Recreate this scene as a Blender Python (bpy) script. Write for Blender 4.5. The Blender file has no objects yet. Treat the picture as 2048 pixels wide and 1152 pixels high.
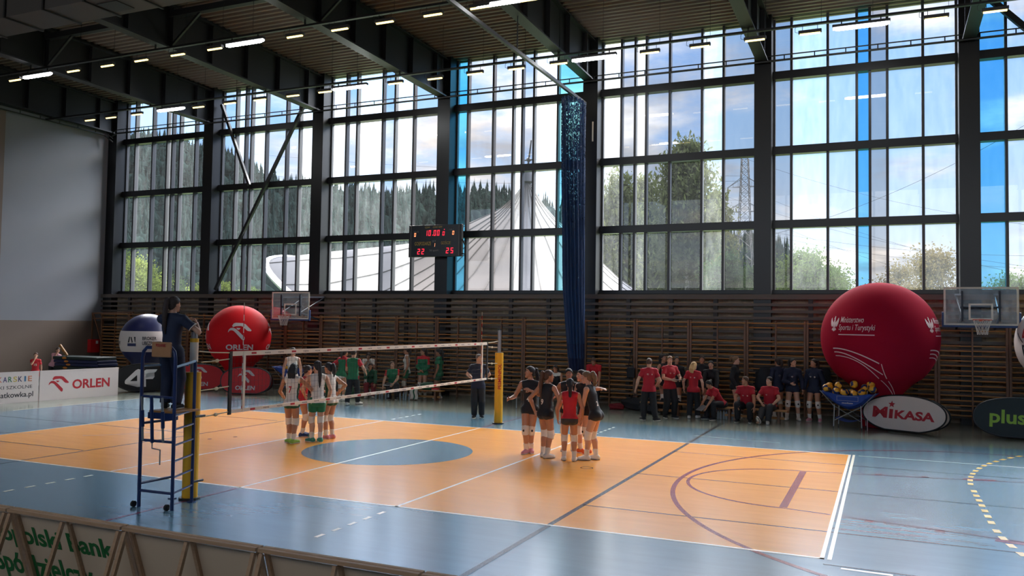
import bpy, bmesh, math, random
import numpy as np
from mathutils import Vector, Matrix
from mathutils.bvhtree import BVHTree
R = math.radians
rng = random.Random(7)
SC = bpy.context.scene
COL = SC.collection

# ------------------------------------------------------------------ camera, sky, sun, exposure
CAM = Vector((9.66149, -15.26696, 2.78363))
YAW, PITCH, ROLL, FPX = 0.4204976, 0.0410744, 0.0153618, 1663.936
_f = Vector((-math.sin(YAW) * math.cos(PITCH), math.cos(YAW) * math.cos(PITCH), math.sin(PITCH)))
_r = _f.cross(Vector((0, 0, 1))).normalized()
_u = _r.cross(_f)
_r, _u = math.cos(ROLL) * _r + math.sin(ROLL) * _u, -math.sin(ROLL) * _r + math.cos(ROLL) * _u
cam = bpy.data.objects.new('camera', bpy.data.cameras.new('camera'))
COL.objects.link(cam)
cam.matrix_world = Matrix(((_r.x, _u.x, -_f.x, CAM.x), (_r.y, _u.y, -_f.y, CAM.y), (_r.z, _u.z, -_f.z, CAM.z), (0, 0, 0, 1)))
cam.data.sensor_width = 36.0
cam.data.lens = FPX / 2048 * 36.0
cam.data.clip_start, cam.data.clip_end = 0.05, 3000
SC.camera = cam
SC.view_settings.view_transform = 'Standard'
SC.view_settings.look = 'None'
SC.view_settings.gamma = 1.0
SC.view_settings.use_curve_mapping = False
SC.view_settings.exposure = 0.6
SC.cycles.use_denoising = True
SC.cycles.max_bounces = 10
SC.cycles.diffuse_bounces = 4
SC.cycles.glossy_bounces = 4
SC.cycles.transparent_max_bounces = 24
SC.cycles.sample_clamp_indirect = 6.0
SC.cycles.caustics_reflective = False
SC.cycles.caustics_refractive = False

def world_sky():
    w = bpy.data.worlds.new('sky'); SC.world = w; w.use_nodes = True
    nt = w.node_tree; N = nt.nodes; L = nt.links; N.clear()
    def nd(t, **k):
        n = N.new(t)
        for a, b in k.items(): setattr(n, a, b)
        return n
    def mth(op, a, b=None, clamp=False):
        n = nd('ShaderNodeMath', operation=op); n.use_clamp = clamp
        for i, v in enumerate((a, b)):
            if v is None: continue
            if isinstance(v, (int, float)): n.inputs[i].default_value = v
            else: L.new(v, n.inputs[i])
        return n.outputs[0]
    tc = nd('ShaderNodeTexCoord'); sep = nd('ShaderNodeSeparateXYZ')
    L.new(tc.outputs['Generated'], sep.inputs[0])
    x, y, z = sep.outputs
    # flatten the direction onto a cloud layer
    zz = mth('MAXIMUM', mth('ADD', z, 0.16), 0.05)
    comb = nd('ShaderNodeCombineXYZ')
    L.new(mth('DIVIDE', x, zz), comb.inputs[0]); L.new(mth('DIVIDE', y, zz), comb.inputs[1]); L.new(mth('MULTIPLY', z, 3.0), comb.inputs[2])
    n1 = nd('ShaderNodeTexNoise'); n1.inputs['Scale'].default_value = 1.15; n1.inputs['Detail'].default_value = 9; n1.inputs['Roughness'].default_value = 0.58
    L.new(comb.outputs[0], n1.inputs['Vector'])
    n2 = nd('ShaderNodeTexNoise'); n2.inputs['Scale'].default_value = 2.4; n2.inputs['Detail'].default_value = 6
    mp = nd('ShaderNodeMapping'); mp.inputs['Location'].default_value = (3.1, 7.7, 1.3)
    L.new(comb.outputs[0], mp.inputs[0]); L.new(mp.outputs[0], n2.inputs['Vector'])
    cov = nd('ShaderNodeMapRange'); cov.interpolation_type = 'SMOOTHSTEP'
    cov.inputs['From Min'].default_value = 0.45; cov.inputs['From Max'].default_value = 0.63
    L.new(n1.outputs['Fac'], cov.inputs['Value'])
    shade = nd('ShaderNodeValToRGB')
    e = shade.color_ramp.elements
    e[0].position, e[0].color = 0.36, (0.44, 0.46, 0.50, 1)
    e[1].position, e[1].color = 0.60, (1.25, 1.18, 1.08, 1)
    m = shade.color_ramp.elements.new(0.5); m.color = (0.84, 0.80, 0.75, 1)
    L.new(n2.outputs['Fac'], shade.inputs[0])
    blue = nd('ShaderNodeValToRGB')
    e = blue.color_ramp.elements
    e[0].position, e[0].color = 0.0, (0.86, 0.90, 0.92, 1)
    e[1].position, e[1].color = 0.36, (0.24, 0.48, 0.90, 1)
    m = blue.color_ramp.elements.new(0.50); m.color = (0.96, 0.93, 0.88, 1)
    m = blue.color_ramp.elements.new(0.2); m.color = (0.38, 0.62, 0.96, 1)
    L.new(z, blue.inputs[0])
    mix = nd('ShaderNodeMix', data_type='RGBA')
    L.new(cov.outputs[0], mix.inputs[0]); L.new(blue.outputs[0], mix.inputs[6]); L.new(shade.outputs[0], mix.inputs[7])
    # unseen bright band added above the view to light the hall; brighter around the veiled sun on the window side
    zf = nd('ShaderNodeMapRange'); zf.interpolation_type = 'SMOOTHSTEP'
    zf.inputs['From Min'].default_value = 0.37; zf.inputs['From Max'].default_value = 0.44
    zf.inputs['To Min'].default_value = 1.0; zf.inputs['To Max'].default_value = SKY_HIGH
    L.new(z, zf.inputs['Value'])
    zd = nd('ShaderNodeMapRange'); zd.interpolation_type = 'SMOOTHSTEP'
    zd.inputs['From Min'].default_value = 0.56; zd.inputs['From Max'].default_value = 0.78; zd.inputs['To Min'].default_value = 1.0; zd.inputs['To Max'].default_value = 0.12
    L.new(z, zd.inputs['Value'])
    sdir = Vector((-0.62, 0.78, 0.42)).normalized()
    dp = nd('ShaderNodeVectorMath', operation='DOT_PRODUCT'); dp.inputs[1].default_value = sdir
    L.new(tc.outputs['Generated'], dp.inputs[0])
    glow = mth('MULTIPLY', mth('POWER', mth('MAXIMUM', dp.outputs['Value'], 0.0), 12.0), SKY_GLOW)
    side = nd('ShaderNodeMapRange')
    side.inputs['From Min'].default_value = -0.25; side.inputs['From Max'].default_value = 0.15
    L.new(y, side.inputs['Value'])
    lerp = nd('ShaderNodeMix', data_type='FLOAT')
    L.new(side.outputs[0], lerp.inputs[0]); lerp.inputs[2].default_value = SKY_BACK  # flat back sky, raised to feed the added window band behind the spectators
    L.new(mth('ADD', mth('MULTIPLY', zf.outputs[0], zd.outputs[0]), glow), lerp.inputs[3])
    st = lerp.outputs[0]
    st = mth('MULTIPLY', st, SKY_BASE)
    bg = nd('ShaderNodeBackground'); out = nd('ShaderNodeOutputWorld')
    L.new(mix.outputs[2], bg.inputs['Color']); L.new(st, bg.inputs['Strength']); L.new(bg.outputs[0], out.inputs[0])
    w.cycles.sampling_method = 'MANUAL'; w.cycles.sample_map_resolution = 512
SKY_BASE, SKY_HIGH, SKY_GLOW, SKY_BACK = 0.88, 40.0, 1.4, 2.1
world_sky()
sun = bpy.data.objects.new('sun', bpy.data.lights.new('sun', 'SUN'))
COL.objects.link(sun)
sun.data.energy = 1.5; sun.data.angle = R(14); sun.data.color = (1.0, 0.93, 0.82)
sun.rotation_euler = (-Vector((-0.62, 0.60, 0.62))).to_track_quat('-Z', 'Y').to_euler()

# ------------------------------------------------------------------ helpers
def proj_ray(u, v):
    return _f + (u - 1024) / FPX * _r - (v - 576) / FPX * _u
def at(u, v, axis, val):
    """the point where the sight line of a photo pixel meets the plane axis = val (a surveying aid)"""
    d = proj_ray(u, v); t = (val - CAM[axis]) / d[axis]
    return CAM + d * t

def srgb(r, g, b):
    f = lambda c: (c / 255 / 12.92) if c / 255 <= 0.04045 else ((c / 255 + 0.055) / 1.055) ** 2.4
    return (f(r), f(g), f(b), 1)

_mats = {}
def mat(name, col, rough=0.55, metal=0.0, var=0.10, scale=9.0, emit=None, bump=0.0, spec=None, coat=0.0, stretch=None):
    if name in _mats: return _mats[name]
    m = bpy.data.materials.new(name); m.use_nodes = True
    nt = m.node_tree; N = nt.nodes; L = nt.links
    b = N['Principled BSDF']
    b.inputs['Roughness'].default_value = rough; b.inputs['Metallic'].default_value = metal
    if spec is not None: b.inputs['Specular IOR Level'].default_value = spec
    if coat: b.inputs['Coat Weight'].default_value = coat; b.inputs['Coat Roughness'].default_value = 0.15
    col = tuple(col[:3]) + (1,)
    tc = N.new('ShaderNodeTexCoord'); nz = N.new('ShaderNodeTexNoise')
    nz.inputs['Scale'].default_value = scale; nz.inputs['Detail'].default_value = 4
    if stretch:
        mp = N.new('ShaderNodeMapping'); mp.inputs['Scale'].default_value = stretch
        L.new(tc.outputs['Object'], mp.inputs[0]); L.new(mp.outputs[0], nz.inputs['Vector'])
    else: L.new(tc.outputs['Object'], nz.inputs['Vector'])
    mx = N.new('ShaderNodeMix'); mx.data_type = 'RGBA'
    mx.inputs[6].default_value = tuple(c * (1 - var) for c in col[:3]) + (1,)
    mx.inputs[7].default_value = tuple(min(1, c * (1 + var)) for c in col[:3]) + (1,)
    L.new(nz.outputs['Fac'], mx.inputs[0]); L.new(mx.outputs[2], b.inputs['Base Color'])
    if bump:
        bp = N.new('ShaderNodeBump'); bp.inputs['Strength'].default_value = bump; bp.inputs['Distance'].default_value = 0.02
        L.new(nz.outputs['Fac'], bp.inputs['Height']); L.new(bp.outputs[0], b.inputs['Normal'])
    if emit:
        b.inputs['Emission Color'].default_value = tuple(emit[:3]) + (1,); b.inputs['Emission Strength'].default_value = emit[3]
    _mats[name] = m
    return m

def mesh_obj(name, verts, faces, m=None, parent=None, smooth=False, link=True):
    me = bpy.data.meshes.new(name)
    me.from_pydata([tuple(v) for v in verts], [], [tuple(int(i) for i in f) for f in faces])
    if m: me.materials.append(m)
    if smooth: me.polygons.foreach_set('use_smooth', [True] * len(me.polygons))
    me.update()
    o = bpy.data.objects.new(name, me)
    if link: COL.objects.link(o)
    if parent: o.parent = parent
    return o

def quad_obj(name, V, F, m=None, parent=None):
    """fast path for big quad meshes held in numpy arrays"""
    me = bpy.data.meshes.new(name)
    n, k = len(V), len(F)
    me.vertices.add(n); me.vertices.foreach_set('co', np.asarray(V, np.float32).ravel())
    me.loops.add(4 * k); me.loops.foreach_set('vertex_index', np.asarray(F, np.int32).ravel())
    me.polygons.add(k); me.polygons.foreach_set('loop_start', np.arange(0, 4 * k, 4, dtype=np.int32))
    me.polygons.foreach_set('use_smooth', np.ones(k, bool))
    if m: me.materials.append(m)
    me.update(calc_edges=True); me.validate()
    o = bpy.data.objects.new(name, me); COL.objects.link(o)
    if parent: o.parent = parent
    return o

class MB:
    """collects simple shapes and links them as one mesh object"""
    def __init__(s): s.v = []; s.f = []
    def add(s, V, F):
        n = len(s.v); s.v += [tuple(p) for p in V]; s.f += [tuple(i + n for i in f) for f in F]; return s
    def box(s, lo, hi, M=None):
        x0, y0, z0 = lo; x1, y1, z1 = hi
        V = [Vector(p) for p in ((x0, y0, z0), (x1, y0, z0), (x1, y1, z0), (x0, y1, z0), (x0, y0, z1), (x1, y0, z1), (x1, y1, z1), (x0, y1, z1))]
        if M is not None: V = [M @ p for p in V]
        return s.add(V, [(0, 3, 2, 1), (4, 5, 6, 7), (0, 1, 5, 4), (1, 2, 6, 5), (2, 3, 7, 6), (3, 0, 4, 7)])
    def bar(s, a, b, w, h, up=(0, 0, 1)):
        a = Vector(a); b = Vector(b); d = (b - a); L = d.length; d.normalize()
        up = Vector(up)
        if abs(d.dot(up)) > 0.99: up = Vector((1, 0, 0))
        x = d.cross(up).normalized(); y = x.cross(d)
        M = Matrix(((x.x, d.x, y.x, a.x), (x.y, d.y, y.y, a.y), (x.z, d.z, y.z, a.z), (0, 0, 0, 1)))
        return s.box((-w / 2, 0, -h / 2), (w / 2, L, h / 2), M)
    def cyl(s, a, b, r, r2=None, n=12, caps=True):
        return s.tube([a, b], [r, r if r2 is None else r2], n, caps)
    def tube(s, P, r, n=8, caps=True, closed=False):
        P = [Vector(p) for p in P]
        rs = r if isinstance(r, (list, tuple)) else [r] * len(P)
        V = []; k = len(P); x = None
        for i, p in enumerate(P):
            if closed: d = P[(i + 1) % k] - P[i - 1]
            else: d = P[min(i + 1, k - 1)] - P[max(i - 1, 0)]
            d.normalize()
            if x is None:
                x = d.orthogonal().normalized()
            else:
                x = (x - d * x.dot(d)).normalized()
            y = d.cross(x)
            for j in range(n):
                t = 2 * math.pi * j / n
                V.append(p + (x * math.cos(t) + y * math.sin(t)) * rs[i])
        F = []
        for i in range(k if closed else k - 1):
            i2 = (i + 1) % k
            for j in range(n):
                F.append((i * n + j, i * n + (j + 1) % n, i2 * n + (j + 1) % n, i2 * n + j))
        if caps and not closed:
            F.append(tuple(range(n - 1, -1, -1))); F.append(tuple((k - 1) * n + j for j in range(n)))
        return s.add(V, F)
    def lathe(s, prof, c=(0, 0, 0), n=32):
        V = []; F = []; k = len(prof)
        for r, z in prof:
            for j in range(n):
                t = 2 * math.pi * j / n
                V.append((c[0] + r * math.cos(t), c[1] + r * math.sin(t), c[2] + z))
        for i in range(k - 1):
            for j in range(n):
                F.append((i * n + j, i * n + (j + 1) % n, (i + 1) * n + (j + 1) % n, (i + 1) * n + j))
        return s.add(V, F)
    def sphere(s, c, r, n=16, m=10):
        rx, ry, rz = (r, r, r) if isinstance(r, (int, float)) else r
        V = [(c[0], c[1], c[2] - rz)]; F = []
        for i in range(1, m):
            a = math.pi * i / m
            for j in range(n):
                t = 2 * math.pi * j / n
                V.append((c[0] + rx * math.sin(a) * math.cos(t), c[1] + ry * math.sin(a) * math.sin(t), c[2] - rz * math.cos(a)))
        V.append((c[0], c[1], c[2] + rz)); T = len(V) - 1
        for j in range(n):
            F.append((0, 1 + (j + 1) % n, 1 + j)); F.append((T, T - n + j, T - n + (j + 1) % n))
        for i in range(m - 2):
            for j in range(n):
                a = 1 + i * n
                F.append((a + j, a + (j + 1) % n, a + n + (j + 1) % n, a + n + j))
        return s.add(V, F)
    def prism(s, poly, M, depth):
        """closed 2-D outline (x, y) extruded along +z by depth, placed by M"""
        n = len(poly)
        V = [M @ Vector((x, y, 0)) for x, y in poly] + [M @ Vector((x, y, depth)) for x, y in poly]
        return s.add(V, [tuple(range(n - 1, -1, -1)), tuple(range(n, 2 * n))] + [(i, (i + 1) % n, n + (i + 1) % n, n + i) for i in range(n)])
    def build(s, name, m=None, parent=None, smooth=False, bevel=0.0):
        o = mesh_obj(name, s.v, s.f, m, parent, smooth)
        if bevel:
            b = o.modifiers.new('bevel', 'BEVEL'); b.width = bevel; b.segments = 2; b.limit_method = 'ANGLE'
        if smooth and not bevel:
            o.data.set_sharp_from_angle(angle=R(40))
        return o

def tag(o, label, cat, group=None, kind=None):
    o['label'] = label; o['category'] = cat
    if group: o['group'] = group
    if kind: o['kind'] = kind
    return o
def thing(name, label, cat, loc=(0, 0, 0), rz=0.0, group=None, kind=None):
    o = bpy.data.objects.new(name, None); COL.objects.link(o)
    o.location = loc; o.rotation_euler = (0, 0, rz); o.empty_display_size = 0.2
    return tag(o, label, cat, group, kind)
def struct(o, label, cat): return tag(o, label, cat, None, 'structure')
def dup(root, label=None, loc=None, rz=None, group=None):
    def cp(o, par):
        c = o.copy(); COL.objects.link(c); c.parent = par
        for ch in [k for k in o.children]: cp(ch, c)
        return c
    c = cp(root, None)
    if label: c['label'] = label
    if group: c['group'] = group
    if loc is not None: c.location = loc
    if rz is not None: c.rotation_euler = (0, 0, rz)
    return c
def ordinal(i):
    W = ['first', 'second', 'third', 'fourth', 'fifth', 'sixth', 'seventh', 'eighth', 'ninth', 'tenth', 'eleventh', 'twelfth', 'thirteenth',
         'fourteenth', 'fifteenth', 'sixteenth', 'seventeenth', 'eighteenth', 'nineteenth', 'twentieth', 'twenty-first', 'twenty-second',
         'twenty-third', 'twenty-fourth', 'twenty-fifth', 'twenty-sixth']
    return W[i]

def text2d(s, size=1.0, bold=0.0, align='LEFT', shear=0.0, squeeze=1.0, space=1.0):
    """2-D outlines of lettering as a filled mesh: vertices (x, y) and faces"""
    cu = bpy.data.curves.new('t', 'FONT'); cu.body = s; cu.size = size; cu.align_x = align; cu.offset = bold * size
    cu.shear = shear; cu.resolution_u = 3; cu.space_character = space
    ob = bpy.data.objects.new('t', cu); COL.objects.link(ob)
    dg = bpy.context.evaluated_depsgraph_get()
    me = bpy.data.meshes.new_from_object(ob.evaluated_get(dg))
    V = [(v.co.x * squeeze, v.co.y) for v in me.vertices]; F = [tuple(p.vertices) for p in me.polygons]
    bpy.data.objects.remove(ob); bpy.data.curves.remove(cu); bpy.data.meshes.remove(me)
    return V, F
def poly2d(polys):
    """filled 2-D outlines (each may be concave) as vertices and faces"""
    bm = bmesh.new()
    for P in polys:
        vs = [bm.verts.new((x, y, 0)) for x, y in P]
        f = bm.faces.new(vs)
    bmesh.ops.triangulate(bm, faces=bm.faces[:])
    bm.verts.index_update()
    V = [(v.co.x, v.co.y) for v in bm.verts]; F = [tuple(v.index for v in f.verts) for f in bm.faces]
    bm.free(); return V, F
def place2d(VF, dx=0, dy=0, s=1.0, sx=None):
    V, F = VF; return [(x * (sx or s) + dx, y * s + dy) for x, y in V], F
def bounds2d(VF):
    xs = [p[0] for p in VF[0]]; ys = [p[1] for p in VF[0]]
    return min(xs), max(xs), min(ys), max(ys)
def fit2d(VF, x0, x1, y0, y1):
    a, b, c, d = bounds2d(VF)
    return [((x - a) / (b - a) * (x1 - x0) + x0, (y - c) / (d - c) * (y1 - y0) + y0) for x, y in VF[0]], VF[1]
def dice(VF, step):
    bm = bmesh.new()
    vs = [bm.verts.new((x, y, 0)) for x, y in VF[0]]
    for f in VF[1]:
        try: bm.faces.new([vs[i] for i in f])
        except ValueError: pass
    x0, x1, y0, y1 = bounds2d(VF)
    for ax, a, b in ((0, x0, x1), (1, y0, y1)):
        t = a + step
        while t < b:
            co = [0, 0, 0]; no = [0, 0, 0]; co[ax] = t; no[ax] = 1
            bmesh.ops.bisect_plane(bm, geom=bm.verts[:] + bm.edges[:] + bm.faces[:], plane_co=co, plane_no=no)
            t += step
    bm.verts.index_update()
    V = [(v.co.x, v.co.y) for v in bm.verts]; F = [tuple(v.index for v in f.verts) for f in bm.faces]
    bm.free(); return V, F
def mark(name, VF, fn, m, parent, step=None):
    """lay 2-D marks on a surface: fn(x, y) gives the 3-D point"""
    if step: VF = dice(VF, step)
    return mesh_obj(name, [fn(x, y) for x, y in VF[0]], VF[1], m, parent)
def plane_fn(o, ex, ey, off=0.004):
    o = Vector(o); ex = Vector(ex).normalized(); ey = Vector(ey).normalized(); n = ex.cross(ey)
    return lambda x, y: o + ex * x + ey * y + n * off
def merge2d(*L):
    V = []; F = []
    for v, f in L:
        n = len(V); V += v; F += [tuple(i + n for i in q) for q in f]
    return V, F
def wing_logo(s=1.0):
    """three curved strokes of the bird-head emblem, unit height about 1"""
    top = [(0.20, .80), (0.30, .96), (0.42, 1.0), (0.86, .98), (1.02, .92), (1.42, .52), (1.36, .46), (1.18, .48), (1.08, .54), (.86, .76), (.74, .80), (.42, .78), (.26, .72)]
    low = [(-.06, .42), (-.02, .54), (.10, .66), (.26, .68), (.42, .62), (.62, .44), (.98, .08), (.98, -.06), (.92, -.14), (.82, -.08), (.42, .36), (.30, .48), (.18, .52), (.06, .50), (-.04, .38)]
    eye = [(.46, .68), (.72, .66), (.66, .58), (.60, .55), (.52, .58)]
    return place2d(poly2d([top, low, eye]), s=s)
# ------------------------------------------------------------------ materials of the hall
def floor_mat(name, col, rough, ior=2.1):
    m = bpy.data.materials.new(name); m.use_nodes = True
    nt = m.node_tree; N = nt.nodes; L = nt.links; b = N['Principled BSDF']; b.inputs['IOR'].default_value = ior
    tc = N.new('ShaderNodeTexCoord')
    mp = N.new('ShaderNodeMapping'); mp.inputs['Scale'].default_value = (0.35, 2.2, 1)
    L.new(tc.outputs['Object'], mp.inputs[0])
    nz = N.new('ShaderNodeTexNoise'); nz.inputs['Scale'].default_value = 2.2; nz.inputs['Detail'].default_value = 8; nz.inputs['Roughness'].default_value = 0.65
    L.new(mp.outputs[0], nz.inputs['Vector'])
    mx = N.new('ShaderNodeMix'); mx.data_type = 'RGBA'
    mx.inputs[6].default_value = tuple(c * 0.86 for c in col[:3]) + (1,); mx.inputs[7].default_value = tuple(min(1, c * 1.12) for c in col[:3]) + (1,)
    L.new(nz.outputs['Fac'], mx.inputs[0]); L.new(mx.outputs[2], b.inputs['Base Color'])
    mr = N.new('ShaderNodeMapRange'); mr.inputs['To Min'].default_value = rough - 0.03; mr.inputs['To Max'].default_value = rough + 0.04
    L.new(nz.outputs['Fac'], mr.inputs['Value']); L.new(mr.outputs[0], b.inputs['Roughness'])
    bp = N.new('ShaderNodeBump'); bp.inputs['Strength'].default_value = 0.12; bp.inputs['Distance'].default_value = 0.006
    n2 = N.new('ShaderNodeTexNoise'); n2.inputs['Scale'].default_value = 3.0; n2.inputs['Detail'].default_value = 3
    L.new(mp.outputs[0], n2.inputs['Vector']); L.new(n2.outputs['Fac'], bp.inputs['Height']); L.new(bp.outputs[0], b.inputs['Normal'])
    return m
M_grey = floor_mat('grey floor', srgb(132, 138, 128), 0.19)
M_blue = floor_mat('blue floor', srgb(84, 120, 140), 0.20)
M_orange = floor_mat('orange floor', srgb(234, 154, 56), 0.20)
M_white = floor_mat('white line', srgb(236, 228, 210), 0.25)
M_dark = floor_mat('dark line', srgb(40, 43, 46), 0.22, 1.5)
M_red = floor_mat('dark red line', srgb(136, 26, 42), 0.22, 1.5)
M_mag = floor_mat('magenta line', srgb(150, 44, 70), 0.22, 1.5)
M_yel = floor_mat('yellow line', srgb(226, 178, 70), 0.25)
M_steel = mat('anthracite steel', srgb(15, 15, 18), 0.36, var=0.06)
M_beam = mat('anthracite beam', srgb(15, 15, 18), 0.5, var=0.08)
M_frame = mat('window frame grey', srgb(58, 58, 62), 0.4, var=0.05)
M_plaster = mat('grey plaster', srgb(130, 132, 138), 0.85, var=0.04, scale=1.2)
M_dado = mat('beige plaster', srgb(112, 98, 88), 0.85, var=0.04, scale=1.2)
M_deck = mat('beige deck', srgb(110, 98, 88), 0.6, var=0.06)
M_slat = mat('dark brown slat', srgb(86, 75, 67), 0.5, var=0.15, scale=4, stretch=(1, 12, 12))
M_batten = mat('dark batten', srgb(50, 47, 48), 0.6)
M_panel = mat('beige panel', srgb(180, 162, 140), 0.8, var=0.06, scale=2)
M_wood = mat('varnished wood', srgb(172, 120, 66), 0.38, var=0.14, scale=5, stretch=(1, 10, 10))
M_post = mat('reddish wood', srgb(112, 76, 52), 0.4, var=0.14, scale=5, stretch=(10, 10, 1))
M_duct = mat('galvanised duct', srgb(74, 70, 68), 0.5, metal=0.3, var=0.08, scale=3)
M_black = mat('black plastic', srgb(22, 22, 24), 0.45)
M_chrome = mat('grey metal', srgb(176, 176, 178), 0.3, metal=0.8, var=0.05)
M_rope = mat('cream rope', srgb(214, 200, 170), 0.8)

# ------------------------------------------------------------------ room shell
def slab(name, lo, hi, m, label, cat):
    return struct(MB().box(lo, hi).build(name, m), label, cat)
slab('floor', (-24.2, -22.3, -0.2), (26.2, 13.3, 0), M_grey, 'pale grey sports floor band running round the coloured court', 'floor')
slab('floor_blue', (-13.4, -12, 0.0), (19, 7.42, 0.001), M_blue, 'blue field of the sports floor round the orange court', 'floor')
slab('floor_orange', (-9, -4.5, 0.0), (9, 4.5, 0.002), M_orange, 'orange rectangle of the volleyball court', 'floor')
LV = [0.003]
def marking(name, VF, m, label):
    LV[0] += 0.00012
    z = LV[0]
    return struct(mesh_obj(name, [(x, y, z) for x, y in VF[0]], VF[1], m), label, 'floor marking')
def rect2(x0, y0, x1, y1): return [(x0, y0), (x1, y0), (x1, y1), (x0, y1)], [(0, 1, 2, 3)]
def arc2(cx, cy, r0, r1, a0, a1, n=64):
    V = []; F = []
    for i in range(n + 1):
        a = R(a0 + (a1 - a0) * i / n); V += [(cx + r0 * math.cos(a), cy + r0 * math.sin(a)), (cx + r1 * math.cos(a), cy + r1 * math.sin(a))]
        if i: F.append((2 * i - 2, 2 * i - 1, 2 * i + 1, 2 * i))
    return V, F
def seg2(p, q, w):
    p = Vector(p); q = Vector(q); d = (q - p).normalized(); n = Vector((-d.y, d.x)) * w / 2
    return [tuple(p - n), tuple(q - n), tuple(q + n), tuple(p + n)], [(0, 1, 2, 3)]
marking('floor_circle', ([(1.8 * math.cos(2 * math.pi * i / 96), 1.8 * math.sin(2 * math.pi * i / 96)) for i in range(96)], [tuple(range(96))]), M_blue, 'blue disc in the middle of the orange court')
marking('floor_line_dark', merge2d(seg2((5.45, -12), (5.45, 9.0), .08), seg2((-5.4, -4.9), (-5.2, 4.6), .05), *[seg2((s * 5.45, y), (s * 13.3, y), .04) for s in (1, -1) for y in (-3.05, -0.02, 2.98)],
        seg2((-9, -5.3), (-5.38, -4.88), .03), seg2((-7.6, 7.45), (-4.5, 8.3), .05), seg2((9, -4.72), (16, -4.9), .03)), M_dark, 'thin dark court lines crossing the blue and orange floor')
def bball(s):
    P = [arc2(12.6, 0, 6.27, 6.35, 102 - 0, 258), seg2((12.6 - 6.31 * math.cos(R(78)), 6.17), (19, 6.2), .05), seg2((12.6 - 6.31 * math.cos(R(78)), -6.17), (19, -6.2), .05),
         arc2(8.24, 0, 1.77, 1.83, 90, 270), seg2((8.24, -1.75), (8.24, 1.75), .12), seg2((8.24, 1.8), (8.93, 1.93), .04), seg2((8.24, -1.8), (8.93, -1.93), .04),
         seg2((9.1, 1.97), (14, 2.95), .05), seg2((9.1, -1.97), (14, -2.95), .05), seg2((11.0, 2.42), (11.55, 2.53), .12), seg2((11.0, -2.48), (11.9, -2.62), .14),
         seg2((9.5, 2.12), (9.62, 2.14), .14), seg2((10.3, 2.26), (10.42, 2.28), .14), seg2((9.4, -2.1), (9.52, -2.12), .14), seg2((10.3, -2.28), (10.42, -2.3), .14)]
    V, F = merge2d(*P)
    if s < 0: V = [(-x, y) for x, y in V]; F = [f[::-1] for f in F]
    return V, F
marking('floor_line_basket', bball(1), M_red, 'dark red basketball key and arc at the right end of the court')
marking('floor_line_faint', merge2d(seg2((-8.24, -1.8), (-12, -2.9), .03), arc2(-8.24, 0, 1.77, 1.8, -60, 60)), M_slat, 'faint brown basketball key at the left end of the court')
W = 0.05
marking('floor_line_white', merge2d(seg2((-9, 4.475), (9, 4.475), W), seg2((-9, -4.475), (9, -4.475), W), seg2((-8.975, -4.5), (-8.975, 4.5), W), seg2((8.975, -4.5), (8.975, 4.5), W), seg2((9.06, -4.5), (9.06, 4.5), W),
        seg2((0, -4.5), (0, 4.5), W), seg2((3, -4.5), (3, 4.5), W), seg2((-3, -4.5), (-3, 4.5), W),
        *[seg2((sx * 3 + .03, s * (4.85 + .36 * k)), (sx * 3 + .03, s * (5.02 + .36 * k)), .06) for sx in (1, -1) for s in (1, -1) for k in range(5)],
        seg2((9.15, 4.42), (18, 4.55), .035), seg2((9.2, -4.82), (9.75, -4.84), .07), seg2((5.3, 5.9), (7.4, 5.6), .02), seg2((-13.4, 1.0), (-13.4, 7.0), .05)), M_white, 'white volleyball boundary, centre and attack lines')
marking('floor_line_magenta', merge2d(seg2((0, 4.55), (0, 7.4), .05), seg2((0, -12), (0, -4.55), .05)), M_mag, 'magenta centre line extension across the blue floor')
ya = [(11.07, -1.35 + .42 * k, 90) for k in range(7)]
for s in (1, -1):
    for k in range(1, 20):
        a = 0.0455 * k; ya.append((20.07 - 9 * math.cos(a), s * (1.5 + 9 * math.sin(a)), 90 - s * math.degrees(a)))
marking('floor_line_yellow', merge2d(*[seg2((x - .1 * math.cos(R(a)), y - .1 * math.sin(R(a))), (x + .1 * math.cos(R(a)), y + .1 * math.sin(R(a))), .09) for x, y, a in ya]), M_yel, 'yellow dashed handball line curving at the right of the floor')
marking('floor_ring', arc2(4.43, 0.09, .105, .125, 0, 360, 32), M_dark, 'small dark ring plate let into the orange floor')
marking('floor_plate', merge2d(arc2(-4.45, -.55, 0, .05, 0, 360, 12), arc2(-4.2, .0, 0, .05, 0, 360, 12)), M_dark, 'two small dark socket plates in the orange floor left of the net')

o = struct(MB().box((-24.0, -22.3, 2.55), (-23.7, 13.3, 13.2)).build('wall_left', M_plaster), 'tall grey plaster end wall at the left', 'wall')
struct(MB().box((-24.0, -22.3, 0), (-23.7, 13.3, 2.55)).build('wall_left_dado', M_dado), 'beige lower part of the left end wall', 'wall')
struct(MB().box((-23.7, -22, 0), (-23.5, 7.3, 11.2)).build('wall_left_pier', M_dado), 'beige projecting part of the left end wall at the photo edge', 'wall')
slab('wall_right', (26, -22.3, 0), (26.3, 13.3, 13.2), M_plaster, 'grey plaster end wall at the right', 'wall')
slab('wall_front', (-24, -22.3, 0), (26.3, -22, 5.6), M_plaster, 'grey plaster wall behind the spectators', 'wall')
slab('wall_front_header', (-24, -22.3, 12.4), (26.3, -22, 13.2), M_plaster, 'grey plaster strip above the added window band behind the spectators', 'wall')
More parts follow.
